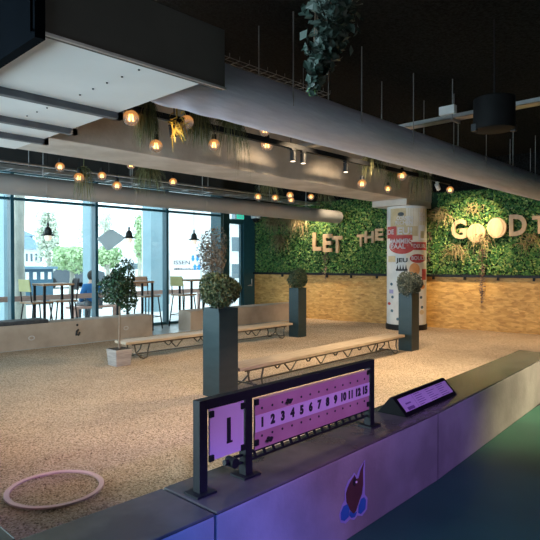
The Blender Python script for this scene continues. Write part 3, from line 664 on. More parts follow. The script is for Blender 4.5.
# fabric air duct
FY, FZ, FR = 3.13, 2.59, 0.201
fd = thing('fabric_duct', 'long grey round fabric air duct hanging across the hall', 'duct', (6, FY, FZ))
o = MB(); vs = []; fs = []; seg = 40; N = 150
for i in range(N + 1):
    t = i / N; x = 2.065 + (10.5 - 2.065) * t ** 1.5
    for j in range(seg):
        a = 2 * math.pi * j / seg; f = math.exp(-(x - 2.06) / 0.45)
        r = FR * (1 + 0.05 * f * math.sin(18 * x + 3 * math.sin(a * 2)) + 0.010 * math.sin(9 * x + 2 * a) * math.exp(-(x - 2) / 3) + 0.003 * math.sin(2 * math.pi * x / 0.98))
        vs.append((x, FY + 0.010 * (x - 2) + r * math.cos(a), FZ + r * math.sin(a)))
for i in range(N):
    for j in range(seg): fs.append((i * seg + j, i * seg + (j + 1) % seg, (i + 1) * seg + (j + 1) % seg, (i + 1) * seg + j))
fs.append(tuple(range(seg))); fs.append(tuple(range(N * seg, (N + 1) * seg)))
o.add(vs, fs).build('tube', 'fabric', fd, smooth=True)
MB().tube([(2.1, FY, FZ + FR + 0.012), (10.4, FY + 0.085, FZ + FR + 0.012)], 0.008, 6).build('seam_rail', 'rod', fd)
for x in np.arange(3.36, 10.4, 0.985):
    for s in (-1, 1):
        y = FY + 0.01 * (x - 2) + s * (FR - 0.005)
        MB().tube([(x, y, FZ - 0.02), (x, y, CEIL + 0.01)], 0.0055, 6).build('hanging_rod', 'rod', fd)

# round pipe by the windows
PY, PZ, PR = 7.2, 2.298, 0.132
pp = thing('round_pipe', 'grey round ventilation pipe running along the windows', 'duct', (4, PY, PZ))
o = MB(); o.tube([(-3, PY, PZ), (9.69, PY, PZ)], PR, 36); o.build('tube', 'pipe', pp, smooth=True)
for x in np.arange(0.5, 9.6, 1.35): MB().tube([(x - 0.012, PY, PZ), (x + 0.012, PY, PZ)], PR + 0.004, 36).build('band', 'pipe', pp, smooth=True)
for x in np.arange(0.5, 9.6, 1.35): MB().tube([(x, PY, PZ + PR - 0.01), (x, PY, CEIL + 0.01)], 0.006, 6).build('hanging_rod', 'steel', pp)
# conduits and cable ladder above the pipe
cl = thing('cable_ladder', 'steel cable ladder above the round pipe by the windows', 'cable tray', (4, 7.75, 2.62))
for y in (7.65, 7.90): MB().bar((-3, y, 2.60), (9.6, y, 2.60), 0.02, 0.05).build('rail', 'steel', cl)
for x in np.arange(1.5, 9.6, 0.5): MB().bar((x, 7.65, 2.585), (x, 7.90, 2.585), 0.03, 0.012).build('rung', 'steel', cl)
for x in np.arange(1.6, 9.6, 1.6): MB().tube([(x, 7.65, 2.6), (x, 7.65, CEIL + 0.01)], 0.006, 6).build('hanging_rod', 'steel', cl)
tag(MB().tube([(-3, 8.6, 2.83), (9.7, 8.6, 2.83)], 0.022, 10).build('conduit', 'steel', smooth=True), 'thin steel conduit under the ceiling close to the windows', 'pipe')
tag(MB().tube([(-3, 6.85, 2.93), (9.7, 6.85, 2.93)], 0.03, 10).build('conduit', 'steel', smooth=True), 'steel conduit under the ceiling behind the concrete beam', 'pipe')

# cable tray crossing over the fabric duct
ct = thing('cable_tray', 'perforated steel cable tray crossing above the fabric duct', 'cable tray', (5.87, 2, 2.90))
MB().box((5.80, -1.5, 2.90), (5.95, 5.2, 2.905)).box((5.80, -1.5, 2.90), (5.805, 5.2, 2.945)).box((5.945, -1.5, 2.90), (5.95, 5.2, 2.945)).build('channel', 'steel', ct)
for y in (-0.6, 1.0, 2.75, 4.4): MB().tube([(5.797, y, 2.90), (5.797, y, CEIL + 0.01)], 0.006, 6).build('hanging_rod', 'rod', ct)
for y in (1.0, 2.75): MB().box((5.78, y - 0.012, 2.87), (5.97, y + 0.012, 2.90)).build('bracket', 'steel', ct)
jb = at(448, 113, X=5.80)
tag(MB().box((5.76, jb.y - 0.09, 2.945), (5.83, jb.y + 0.09, 3.04)).build('junction_box', 'white', bevel=0.006), 'small white junction box mounted on the steel cable tray', 'box')
# wire mesh basket trays above and behind the fabric duct
for i, (y, x0, x1, lab) in enumerate([(3.72, 2.9, 4.7, 'dark wire mesh basket tray behind the fabric duct near the rectangular duct')]):
    bt = MB()
    for yy in np.arange(y - 0.12, y + 0.13, 0.06): bt.tube([(x0, yy, 3.10), (x1, yy, 3.10)], 0.003, 5)
    for xx in np.arange(x0, x1, 0.12): bt.tube([(xx, y - 0.12, 3.14), (xx, y - 0.12, 3.10), (xx, y + 0.12, 3.10), (xx, y + 0.12, 3.14)], 0.003, 5)
    for xx in (x0 + 0.3, x1 - 0.3): bt.tube([(xx, y, 3.10), (xx, y, CEIL + 0.01)], 0.004, 5)
    tag(bt.build('wire_tray', 'rod'), lab, 'cable tray')

# black drum lamp
dl = thing('drum_lamp', 'large black drum shaped pendant lamp hanging at the right', 'lamp', (4.63, 1.83, 2.41))
MB().lathe([(0.155, 0), (0.165, 0.005), (0.165, 0.26), (0.15, 0.268), (0.02, 0.268), (0.02, 0.25), (0.155, 0.25)], (4.63, 1.83, 2.41), 40).build('shade', 'drum', dl, smooth=True)
MB().lathe([(0.15, 0.03), (0.15, 0.036)], (4.63, 1.83, 2.41), 40).build('diffuser', 'papergrey', dl)
MB().tube([(4.63, 1.83, 2.67), (4.63, 1.83, 2.92), (4.62, 1.83, CEIL + 0.01)], 0.006, 8).build('cable', 'black', dl)
for s in (-1, 1):
    MB().box((4.63 + s * 0.165 * 0.69 - 0.02, 1.83 - s * 0.165 * 0.72 - 0.02, 2.40), (4.63 + s * 0.165 * 0.69 + 0.02, 1.83 - s * 0.165 * 0.72 + 0.02, 2.46)).build('clamp', 'black', dl)

# hanging ivy at the top
iv = thing('hanging_ivy', 'dark leafy ivy hanging down from the ceiling in front of the fabric duct', 'hanging plant', (2.85, 1.95, CEIL))
o = MB(); base = at(334, 8, Y=1.95)
for _ in range(1150):
    t = random.random() ** 0.75
    px = (338 - 8 * t if t < 0.5 else 334 - 42 * (t - 0.5)) + random.gauss(0, 15 * (1 - 0.85 * t ** 1.3)); py = -30 + 116 * t + random.gauss(0, 5)
    p = at(px, py, Y=1.95 + random.uniform(-0.16, 0.16) * (1 - 0.7 * t))
    if p.z < CEIL - 0.01: o.leaf(p, rand_dir() + Vector((-0.4, -0.6, 0.3)), random.uniform(0.018, 0.036), 0.7)
o.build('foliage', 'ivy', iv, flip=False)
o = MB()
for k in range(7):
    px = 335 + random.uniform(-16, 14); q = at(px - 8, 45 + k * 6, Y=1.95)
    o.tube([(base.x + random.uniform(-.05, .05), 1.95, CEIL + 0.005), (q.x + 0.02, 1.95, (q.z + CEIL) / 2), q], 0.003, 5)
o.build('stem', 'bark', iv)
o = MB(); tip = at(313, 91, Y=1.95)
for _ in range(16): o.blade(tip + Vector((0, 0, 0.03)), rand_dir() + Vector((0, 0, -1.2)), 0.05, 0.014, 0.01, 3)
o.build('young_tip', 'leafyoung', iv, flip=False)['label'] = 'bright green young leaves at the lowest tip'

# lighting track with spots
tk = tag(MB().box((1.0, 4.57, 2.74), (9.6, 4.63, 2.80)).build('lighting_track', 'black'), 'long black lighting track along the near side of the concrete beam', 'lighting track')
for x in (1.6, 3.4, 5.2, 7.0, 8.8): MB().tube([(x, 4.6, 2.79), (x, 4.6, CEIL + 0.01)], 0.006, 6).build('hanging_rod', 'black', tk)
tk2 = tag(MB().box((1.0, 6.57, 2.74), (9.6, 6.63, 2.80)).build('lighting_track', 'black'), 'long black lighting track on the window side of the concrete beam', 'lighting track')
for x in (1.6, 3.4, 5.2, 7.0, 8.8): MB().tube([(x, 6.6, 2.79), (x, 6.6, CEIL + 0.01)], 0.006, 6).build('hanging_rod', 'black', tk2)
def spot_head(x, y, label, aim=(0, 0, -1), m='black', zt=2.74):
    t = thing('track_spotlight', label, 'spotlight', (x, y, zt), 'spotlights on the lighting track')
    MB().box((x - 0.04, y - 0.02, zt - 0.02), (x + 0.04, y + 0.02, zt + 0.001)).build('adapter', m, t)
    MB().tube([(x, y, zt - 0.02), (x, y, zt - 0.06)], 0.008, 8).build('arm', m, t)
    a = Vector(aim).normalized(); c = Vector((x, y, zt - 0.08))
    MB().tube([c - a * 0.05, c + a * 0.075], 0.038, 20).build('head', m, t, smooth=True)
    MB().tube([c + a * 0.072, c + a * 0.078], 0.030, 20).build('lens', 'spotlens', t)
spot_head(5.24, 4.6, 'black track spotlight, left one of the close pair under the fabric duct')
spot_head(5.44, 4.6, 'black track spotlight, right one of the close pair under the fabric duct')
spot_head(6.37, 4.6, 'black track spotlight hanging alone on the beam side right of the pair')
spot_head(9.12, 4.6, 'white track spotlight by the poster column aimed at the plant wall', (0.75, 0.1, -0.55), 'white')
gs = at(168, 116, Y=4.45)
light('SPOT', 'leaf_spot', (gs.x - 0.05, 4.30, gs.z - 0.02), 9, WARM, (gs.x + 0.12, 4.55, gs.z - 0.16), 0.02, 50, 0.7)
spot_head(3.38, 4.6, 'black track spotlight among golden leaves at left', (0.3, 0.2, -0.9))

# bulbs
ORD = ['first', 'second', 'third', 'fourth', 'fifth', 'sixth', 'seventh', 'eighth', 'ninth', 'tenth', 'eleventh', 'twelfth', 'thirteenth']
def bulb(loc, r, zt, label, group):
    t = thing('globe_bulb', label, 'light bulb', loc, group); x, y, z = loc
    MB().sphere(loc, r, 20, 12).build('globe', 'bulb', t, smooth=True)
    f = MB()
    for a in np.linspace(0, 2 * math.pi, 5)[:-1]: f.tube([(x + 0.2 * r * math.cos(a), y + 0.2 * r * math.sin(a), z + 0.45 * r), (x + 0.34 * r * math.cos(a), y + 0.34 * r * math.sin(a), z - 0.35 * r)], 0.085 * r, 6)
    f.build('filament', 'filament', t)
    MB().lathe([(0.40 * r, 0.80 * r), (0.42 * r, 1.0 * r), (0.34 * r, 1.75 * r), (0.1 * r, 1.85 * r)], loc, 14).build('socket', 'black', t, smooth=True)
    MB().tube([(x, y, z + 1.8 * r), (x, y, zt)], 0.004, 5).build('cord', 'black', t)
    return t
row1 = [(131, 118, 8.0), (156, 146, 6.6), (187, 122, 6.8), (214, 145, 6.0), (265, 130, 6.0), (267, 145, 6.4), (362, 184, 4.7), (388, 189, 3.6), (402, 176, 4.6), (450, 190, 3.6)]
for i, (px, py, rp) in enumerate(row1):
    Y = 4.6 + (0.28 if i in (5, 7) else 0.0)
    c = at(px, py, Y=Y); d = (c - EYEP).dot(FV)
    bulb(c, rp * d / FPX, 2.745 if Y == 4.6 else CEIL + 0.01, '%s amber globe bulb from the left in the front row before the concrete beam' % ORD[i], 'amber globe bulbs in the front row')
row2 = [(60, 167, 4.6), (79, 178, 5.2), (102, 176, 4.3), (117, 186, 4.6), (131, 165, 4.2), (173, 182, 4.0), (258, 197, 3.5), (275, 198, 3.4), (290, 195.5, 3.6), (291, 200, 3.2), (311, 197, 3.2)]
for i, (px, py, rp) in enumerate(row2):
    Y = 6.6 + (0.2 if i == 9 else 0)
    c = at(px, py, Y=Y); d = (c - EYEP).dot(FV)
    bulb(c, rp * d / FPX, 2.745 if Y == 6.6 else CEIL + 0.01, '%s amber globe bulb from the left in the back row between beam and round pipe' % ORD[i], 'amber globe bulbs in the back row')

# dried grass bunches on the tracks
def bunch(px, py, Y, wpx, hpx, label, m='grass', n=420, wd=0.022):
    c = at(px, py, Y=Y); d = (c - EYEP).dot(FV); W = wpx * d / FPX; Hh = hpx * d / FPX
    o = MB()
    for _ in range(n):
        a = random.uniform(0, 6.283); s = random.random()
        p = c + Vector((math.cos(a) * W * 0.25 * s, math.sin(a) * W * 0.12 * s, Hh * 0.35 + random.uniform(-.2, .1) * Hh))
        o.blade(p, (math.cos(a) * 0.9, math.sin(a) * 0.6, 0.5), W * random.uniform(0.20, 0.55), wd * random.uniform(0.6, 1.1), Hh * random.uniform(0.40, 1.05), 5)
    o.tube([c + Vector((0, 0, Hh * 0.3)), (c.x, c.y, 2.75)], 0.006, 5)
    ob = o.build('hanging_grass', m, flip=False); return tag(ob, label, 'hanging plant', 'dried grasses hanging on the lighting tracks')
bunch(147, 118, 4.62, 26, 44, 'brown dried grass bunch hanging beside the largest leftmost bulb')
bunch(199, 125, 4.62, 30, 36, 'olive dried grass bunch hanging right of the golden leaves')
o = MB()
for _ in range(46):
    p = at(random.gauss(177, 4), random.gauss(122, 5), Y=4.52 + random.uniform(-.05, .05)); o.blade(p, rand_dir() + Vector((0, -0.3, -0.4)), random.uniform(0.07, 0.12), 0.030, 0.07, 4)
o.tube([at(177, 118, Y=4.52), at(177, 108, Y=4.55)], 0.006, 5)
tag(o.build('hanging_leaves', 'grassgold', flip=False), 'golden yellow dried leaves hanging by the lit spotlight at left', 'hanging plant')
bunch(230, 130, 4.64, 40, 42, 'wide olive dried grass bunch hanging midway under the fabric duct', n=260)
bunch(242, 152, 4.75, 26, 46, 'long wispy dried grass hanging over the concrete beam edge', n=50, wd=0.006)
bunch(373, 166, 4.62, 32, 28, 'green tan grass bunch hanging on the beam left of the column', n=180)
bunch(393, 180, 4.75, 22, 24, 'dark grass bunch hanging between the bulbs near the column', n=110)
bunch(421, 180, 4.62, 30, 36, 'tan grass bunch hanging just above the poster column', n=150)
bunch(84, 182, 6.62, 22, 34, 'olive grass bunch hanging in the back row by the second bulb', n=120)
bunch(150, 178, 6.62, 34, 32, 'olive grass bunch hanging in the back row left of centre', n=200)
bunch(268, 190, 6.62, 30, 26, 'grass bunch hanging in the back row above the pipe end bulbs', n=170)
bunch(325, 197, 6.62, 24, 20, 'small grass bunch at the right end of the back row', n=110)

# planters with bushes
def planter(x, y, wd, ht, br, bh, lift, label, m, n, ls):
    t = thing('potted_bush', label, 'potted plant', (x, y, 0), 'tall planters with bushes'); h2 = wd / 2
    MB().box((x - h2, y - h2, -0.01), (x + h2, y + h2, ht - 0.03)).prism([(x - h2, y - h2), (x + h2, y - h2), (x + h2, y - h2 + 0.012), (x - h2, y - h2 + 0.012)], ht - 0.03, ht).prism([(x - h2, y + h2 - 0.012), (x + h2, y + h2 - 0.012), (x + h2, y + h2), (x - h2, y + h2)], ht - 0.03, ht).prism([(x - h2, y - h2), (x - h2 + 0.012, y - h2), (x - h2 + 0.012, y + h2), (x - h2, y + h2)], ht - 0.03, ht).prism([(x + h2 - 0.012, y - h2), (x + h2, y - h2), (x + h2, y + h2), (x + h2 - 0.012, y + h2)], ht - 0.03, ht).build('planter', 'anth', t)
    MB().box((x - h2 + 0.012, y - h2 + 0.012, ht - 0.031), (x + h2 - 0.012, y + h2 - 0.012, ht - 0.018)).build('soil', 'soil', t)
    st = MB()
    for k in range(6):
        a = k * 1.05; st.tube([(x + 0.01 * math.cos(a), y + 0.01 * math.sin(a), ht - 0.02), (x + 0.04 * math.cos(a), y + 0.04 * math.sin(a), ht + lift), (x + br * 0.5 * math.cos(a), y + br * 0.5 * math.sin(a), ht + lift + bh * 0.7)], 0.008, 6)
    st.build('stem', 'bark', t)
    leaf_ball(MB(), (x, y, ht + lift + bh * 0.5), br, bh * 0.55, n, ls, 0.35, 0.12, 0.4).build('foliage', m, t, flip=False)
planter(3.595, 4.11, 0.245, 0.86, 0.235, 0.31, 0.02, 'tall anthracite planter with dense dark bush behind the scoreboard', 'leafbox', 4200, 0.022)
planter(7.43, 6.41, 0.22, 0.86, 0.19, 0.34, -0.02, 'tall anthracite planter with small round bush before the letters LET', 'leafbox', 2400, 0.021)
planter(7.41, 4.19, 0.22, 0.85, 0.215, 0.36, -0.05, 'tall anthracite planter with grey green bush before the poster column', 'leafgrey', 2800, 0.024)

# standard trees
def standard_tree(x, y, bw, bh, zc, rx, rz, label, m, n, ls, asp):
    t = thing('potted_tree', label, 'potted tree', (x, y, 0)); h2 = bw / 2
    MB().add([(x - h2 * .85, y - h2 * .85, -.01), (x + h2 * .85, y - h2 * .85, -.01), (x + h2 * .85, y + h2 * .85, -.01), (x - h2 * .85, y + h2 * .85, -.01), (x - h2, y - h2, bh), (x + h2, y - h2, bh), (x + h2, y + h2, bh), (x - h2, y + h2, bh)],
             [(0, 3, 2, 1), (4, 5, 6, 7), (0, 1, 5, 4), (1, 2, 6, 5), (2, 3, 7, 6), (3, 0, 4, 7)]).build('basket', 'basket', t, bevel=0.008)
    MB().box((x - h2 * .9, y - h2 * .9, bh - 0.01), (x + h2 * .9, y + h2 * .9, bh + 0.004)).build('soil', 'soil', t)
    tr_ = MB().tube([(x, y, bh - 0.01), (x + 0.006, y, (bh + zc) / 2), (x, y, zc)], [0.014, 0.012, 0.008], 8)
    for k in range(8):
        d = rand_dir(); tr_.tube([(x, y, zc - rz * 0.7 + k * rz * 0.12), (x + d.x * rx * .7, y + d.y * rx * .7, zc - rz * .3 + k * rz * .14)], 0.005, 5)
    tr_.build('trunk', 'bark', t)
    leaf_ball(MB(), (x, y, zc), rx, rz, n, ls, 0.3, 0.25, asp).build('foliage', m, t, flip=False)
standard_tree(3.765, 6.27, 0.24, 0.20, 0.985, 0.225, 0.31, 'small standard tree with dark glossy crown in a woven basket on the gravel', 'leaflaurel', 2800, 0.028, 0.45)
standard_tree(5.80, 6.83, 0.24, 0.22, 1.42, 0.26, 0.40, 'olive tree with thin grey reddish leaves standing behind the nearest planter', 'leafolive', 1900, 0.030, 0.32)

# benches
def bench(x0, y0, x1, y1, label):
    d = Vector((x1 - x0, y1 - y0, 0)); L = d.length; rz = math.atan2(d.y, d.x)
    t = thing('bench', label, 'bench', (x0, y0, 0), 'low benches on the court', rz); W = 0.29; H = 0.25
    MB().box((0, 0, H - 0.035), (L, W, H)).build('seat', 'plank', t, bevel=0.006, local=True)
    for y in (0.045, W - 0.045):
        MB().bar((0.12, y, H - 0.047), (L - 0.12, y, H - 0.047), 0.022, 0.024).build('seat_rail', 'benchsteel', t, local=True)
    MB().bar((0.24, W / 2, 0.055), (L - 0.24, W / 2, 0.055), 0.022, 0.014).build('stretcher', 'benchsteel', t, local=True)
    for k in range(4):
        xc = 0.85 + (L - 1.7) * k / 3
        for y in (0.05, W - 0.05):
            MB().tube([(xc - 0.11, y, H - 0.055), (xc - 0.015, y, 0.105), (xc + 0.015, y, 0.105), (xc + 0.11, y, H - 0.055)], 0.009, 6).build('strut', 'benchsteel', t, local=True)
    for s, xe in ((1, 0.24), (-1, L - 0.24)):
        for y, yo in ((0.05, 0.0), (W - 0.05, W)):
            MB().tube([(xe - s * 0.08, y, H - 0.05), (xe - s * 0.06, y, 0.10), (xe - s * 0.02, yo, 0.025), (xe + s * 0.03, yo, 0.008), (xe + s * 0.09, yo, 0.025), (xe + s * 0.13, y, 0.10), (xe + s * 0.16, y, H - 0.05)], 0.010, 8).build('leg', 'benchsteel', t, local=True)
        MB().bar((xe, 0.0, 0.045), (xe, W, 0.045), 0.016, 0.016).build('cross_bar', 'benchsteel', t, local=True)
bench(3.75, 3.99, 7.18, 4.12, 'low plank bench nearer the scoreboard, between two tall planters')
bench(3.93, 6.38, 7.24, 6.36, 'low plank bench farther back, beside the tree in the basket')

# hoop
hp = MB().lathe([(0.238, 0.0), (0.238, 0.007), (0.241, 0.010), (0.265, 0.010), (0.268, 0.007), (0.268, 0.0), (0.238, 0.0)], (1.414, 3.045, 0.010), 64, caps=False).build('throwing_circle', 'hoop', smooth=True)
tag(hp, 'pale pink throwing ring lying on the gravel near the wall', 'ring')

# scoreboard
SY = 1.742
sbt = thing('scoreboard', 'black framed sliding scoreboard with numbers one to fifteen on the low wall', 'scoreboard', (1.40, SY, 0.37))
def sy(x): return SY - 0.012 + 0.020 * (x - 1.40)
for i, x in enumerate((1.405, 1.664, 2.662)):
    p = MB().box((x - 0.021, sy(x) - 0.021, 0.375), (x + 0.021, sy(x) + 0.021, 0.748)).build('post', 'black', sbt, bevel=0.002)
    MB().box((x - 0.05, sy(x) - 0.045, 0.370), (x + 0.05, sy(x) + 0.045, 0.379)).build('base_plate', 'black', p)
MB().bar((1.384, sy(1.384), 0.728), (2.683, sy(2.683), 0.728), 0.042, 0.040).build('top_rail', 'black', sbt, bevel=0.002)
fy = -0.014
b = MB().bar((1.440, sy(1.44) + fy, 0.600), (1.634, sy(1.634) + fy, 0.600), 0.008, 0.212).build('team_panel', 'lilac', sbt)
k = MB(); place(k, *text_geo('1', 0.135, 0.001, 0.005, sx=0.9), (1.545, sy(1.54) + fy - 0.0055, 0.595), (1, 0.02, 0), (0, 0, 1))
k.box((1.533, sy(1.54) + fy - 0.0065, 0.544), (1.565, sy(1.54) + fy - 0.005, 0.553)).build('numeral', 'ink', b); b['label'] = 'lilac panel with a large black number 1'
NX0, NX1 = 1.703, 2.630
b = MB().bar((NX0, sy(NX0) + fy, 0.584), (NX1, sy(NX1) + fy, 0.584), 0.008, 0.222).build('number_panel', 'pinkboard', sbt)
MB().bar((NX0, sy(NX0) + fy - 0.0055, 0.588), (NX1, sy(NX1) + fy - 0.0055, 0.588), 0.003, 0.074).build('number_strip', 'lilac', b)
MB().bar((NX0, sy(NX0) + fy - 0.0015, 0.696), (NX1, sy(NX1) + fy - 0.0015, 0.696), 0.012, 0.006).build('panel_edge', 'papertan', b)
for i in range(13):
    x = NX0 + 0.045 + i * 0.0695; s_ = str(i + 1) if i < 12 else '15'
    k = MB(); place(k, *text_geo(s_, 0.056, 0.0006, 0.0036, sx=0.95), (x, sy(x) + fy - 0.0078, 0.588), (1, 0.02, 0), (0, 0, 1)); k.build('numeral', 'ink', b)
    for zz in (0.652, 0.528): MB().tube([(x, sy(x) + fy - 0.003, zz), (x, sy(x) + fy - 0.0055, zz)], 0.006, 8).build('peg_hole', 'ink', b)
for x, z in ((1.925, 0.652), (1.79, 0.505)):
    MB().tube([(x, sy(x) + fy, z), (x, sy(x) + fy - 0.022, z)], 0.011, 10).bar((x - 0.018, sy(x) + fy - 0.014, z - 0.004), (x + 0.018, sy(x) + fy - 0.014, z + 0.004), 0.01, 0.008).build('peg', 'ink', b)
for x in (1.447, 1.628, 1.712, 2.618):
    for z in (0.685, 0.505): MB().bar((x - 0.012, sy(x) + fy - 0.007, z), (x + 0.012, sy(x) + fy - 0.007, z), 0.010, 0.026).build('clip', 'black', sbt, bevel=0.002)
for z in (0.463, 0.430): MB().bar((1.60, sy(1.6) + 0.005, z), (2.645, sy(2.645) + 0.005, z), 0.012, 0.010).build('lower_rail', 'black', sbt)
for x in np.arange(1.72, 2.64, 0.062): MB().bar((x, sy(x) + 0.005, 0.46), (x + 0.012, sy(x) + 0.005, 0.433), 0.008, 0.012).build('rung', 'black', sbt)
MB().tube([(1.575, sy(1.57) + 0.02, 0.452), (1.575, sy(1.57) - 0.03, 0.452)], 0.022, 14).tube([(1.535, sy(1.54), 0.458), (1.60, sy(1.6), 0.447)], 0.012, 10).build('knob', 'black', sbt, smooth=True)

# prism sign on the wall
sg = thing('table_sign', 'black triangular sign with lilac printed sheet lying on the low wall', 'sign', (3.33, 1.80, 0.37), None, 0.052)
Lh = 0.385; Wd = 0.10; Ht = 0.105
MB().extrude([(-Lh, -Wd, 0), (-Lh, Wd, 0), (-Lh, 0.012, Ht), (-Lh, -0.004, Ht)], (2 * Lh, 0, 0)).build('body', 'drum', sg, bevel=0.003, local=True)
u = Vector((1, 0, 0)); v = Vector((0, Wd - 0.004, Ht)).normalized(); nn = u.cross(v)
c0 = Vector((0, (-Wd - 0.004) / 2, Ht / 2)) + nn * 0.002
sl = math.hypot(Wd, Ht)
def face_rect(mb, x0, x1, y0, y1, lift):
    return mb.add([c0 + u * x0 + v * y0 + nn * lift, c0 + u * x1 + v * y0 + nn * lift, c0 + u * x1 + v * y1 + nn * lift, c0 + u * x0 + v * y1 + nn * lift], [(0, 1, 2, 3)])
sh = face_rect(MB(), -Lh + 0.03, Lh - 0.03, -sl / 2 + 0.030, sl / 2 - 0.022, 0.001).build('printed_sheet', 'lilac', sg, local=True, flip=False)
k = MB(); random.seed(3)
face_rect(k, -Lh + 0.205, -Lh + 0.208, -sl / 2 + 0.030, sl / 2 - 0.022, 0.002)
face_rect(k, -Lh + 0.07, -Lh + 0.16, -0.038, -0.018, 0.002); face_rect(k, -Lh + 0.08, -Lh + 0.15, 0.0, 0.010, 0.002)
for c in range(3):
    for r_ in range(6):
        y = 0.042 - r_ * 0.015; x = -0.15 + c * 0.165; face_rect(k, x, x + random.uniform(0.06, 0.13), y - 0.002, y + 0.002, 0.002)
k.build('print', mat('purple grey print', (0.22, 0.10, 0.26), 0.6, c2=(0.26, 0.13, 0.3), scale=10), sh, local=True, flip=False)

# sticker on the wall front: a brown pointed shape with blue lobes and a pale outline
def front_y(x): return 1.60 if x > 3.19 else 1.55 + (x - 1.336) * 0.05 / 1.854
def stick(pts, lift):
    out = []
    for px, py in pts:
        y = 1.57
        for _ in range(3): p = at(px, py, Y=y); y = front_y(p.x) - lift
        out.append(p)
    return out
def blob(name, pts, m, parent, lift, grow=0.0):
    if grow:
        cx = sum(p[0] for p in pts) / len(pts); cy = sum(p[1] for p in pts) / len(pts)
        q = []; n = len(pts)
        for i in range(n):
            a = np.array(pts[i - 1], float); b_ = np.array(pts[(i + 1) % n], float); t_ = b_ - a; nrm = np.array([t_[1], -t_[0]]) / np.linalg.norm(t_)
            q.append(tuple(np.array(pts[i]) + nrm * grow))
        pts = q
    return MB().extrude(stick(pts, lift), (0, -0.0006, 0)).build(name, m, parent)
body = [(364.3, 461.5), (363.0, 470), (363.2, 484), (362.0, 494), (359.5, 500), (356, 511), (353.5, 514), (350, 510), (346.5, 502), (346.0, 494), (347.5, 488), (350, 482), (353, 477.5), (354.5, 474.8), (356.5, 479), (358.5, 478), (360.5, 470)]
lobes = [[(347.5, 504), (349.5, 509), (348.5, 517), (344.5, 521), (341.0, 520), (340.8, 513), (343.5, 506)], [(364.2, 497), (366, 500), (365.2, 509), (361, 514), (358.2, 513), (358.6, 506), (361, 499)], [(357.5, 511), (355, 517), (351.5, 518), (349, 515), (350, 511), (353.5, 513.5)]]
st = blob('wall_sticker', [(365, 459.5), (364.8, 472), (364.8, 484), (364.8, 494.5), (367.5, 498), (367.0, 509), (362, 516), (357.5, 515.5), (354, 520), (350, 519), (345.5, 523.5), (340.5, 522.5), (339.0, 515), (341.5, 506), (344.5, 500), (344.8, 489), (348, 481), (352, 476), (354, 472.5), (356.5, 475.5), (359.5, 468)], 'stickerlilac', None, 0.001)
tag(st, 'brown pointed sticker with blue lobes and pale outline on the purple lit wall', 'sticker')
blob('brown_figure', body, 'stickerbrown', st, 0.0022)
for lb in lobes: blob('blue_lobe', lb, 'stickerblue', st, 0.0026)
blob('dark_patch', [(355.5, 476.8), (356.5, 480.5), (354.8, 486.5), (352.8, 485), (353.2, 480)], 'ink', st, 0.003)
blob('pale_dot', [(357.2, 481.2), (357.2, 482.8), (355.8, 483.2), (355.4, 481.8), (356.2, 480.8)], 'whitecard', st, 0.0034)

# marks on the far low wall
mk = MB()
def far_mark(px, py): p = at(px, py, Y=8.375); return p
p = far_mark(77.3, 325); mk.tube([(p.x, 8.372, p.z), (p.x, 8.39, p.z)], 0.020, 8)
for pts in ([(78.5, 329.5), (76.8, 331), (76.3, 335.5)], [(79.8, 332), (78.8, 334.5), (77.8, 335.3)]):
    q = [far_mark(*a) for a in pts]; mk.tube([(a.x, 8.374, a.z) for a in q], 0.016, 6)
tag(mk.build('wall_stencil', 'ink'), 'small black stencilled sign on the far low wall under the windows', 'stencil')
for (px, py, lab) in [(31.5, 338, 'pale round logo mark on the far low wall at left'), (126, 328, 'pale round logo mark on the far low wall behind the small tree')]:
    p = far_mark(px, py); m_ = MB()
    m_.add([(p.x + 0.05 * math.cos(a) * r_, 8.372 + 0.0015 * i_, p.z + 0.035 * math.sin(a) * r_) for i_, r_ in ((0, 1.0), (0, 0.7)) for a in np.linspace(0, 6.2832, 21)[:-1]], [(i, (i + 1) % 20, 20 + (i + 1) % 20, 20 + i) for i in range(20)])
    tag(m_.build('wall_logo', 'papergrey', flip=False), lab, 'logo')
cs = thing('bench_cushion', 'dark grey seat cushion lying on the far low wall at left', 'cushion', (2.8, 8.6, 0.37))
MB().box((1.9, 8.38, 0.371), (3.80, 8.72, 0.43)).build('pad', 'cushion', cs, bevel=0.015)

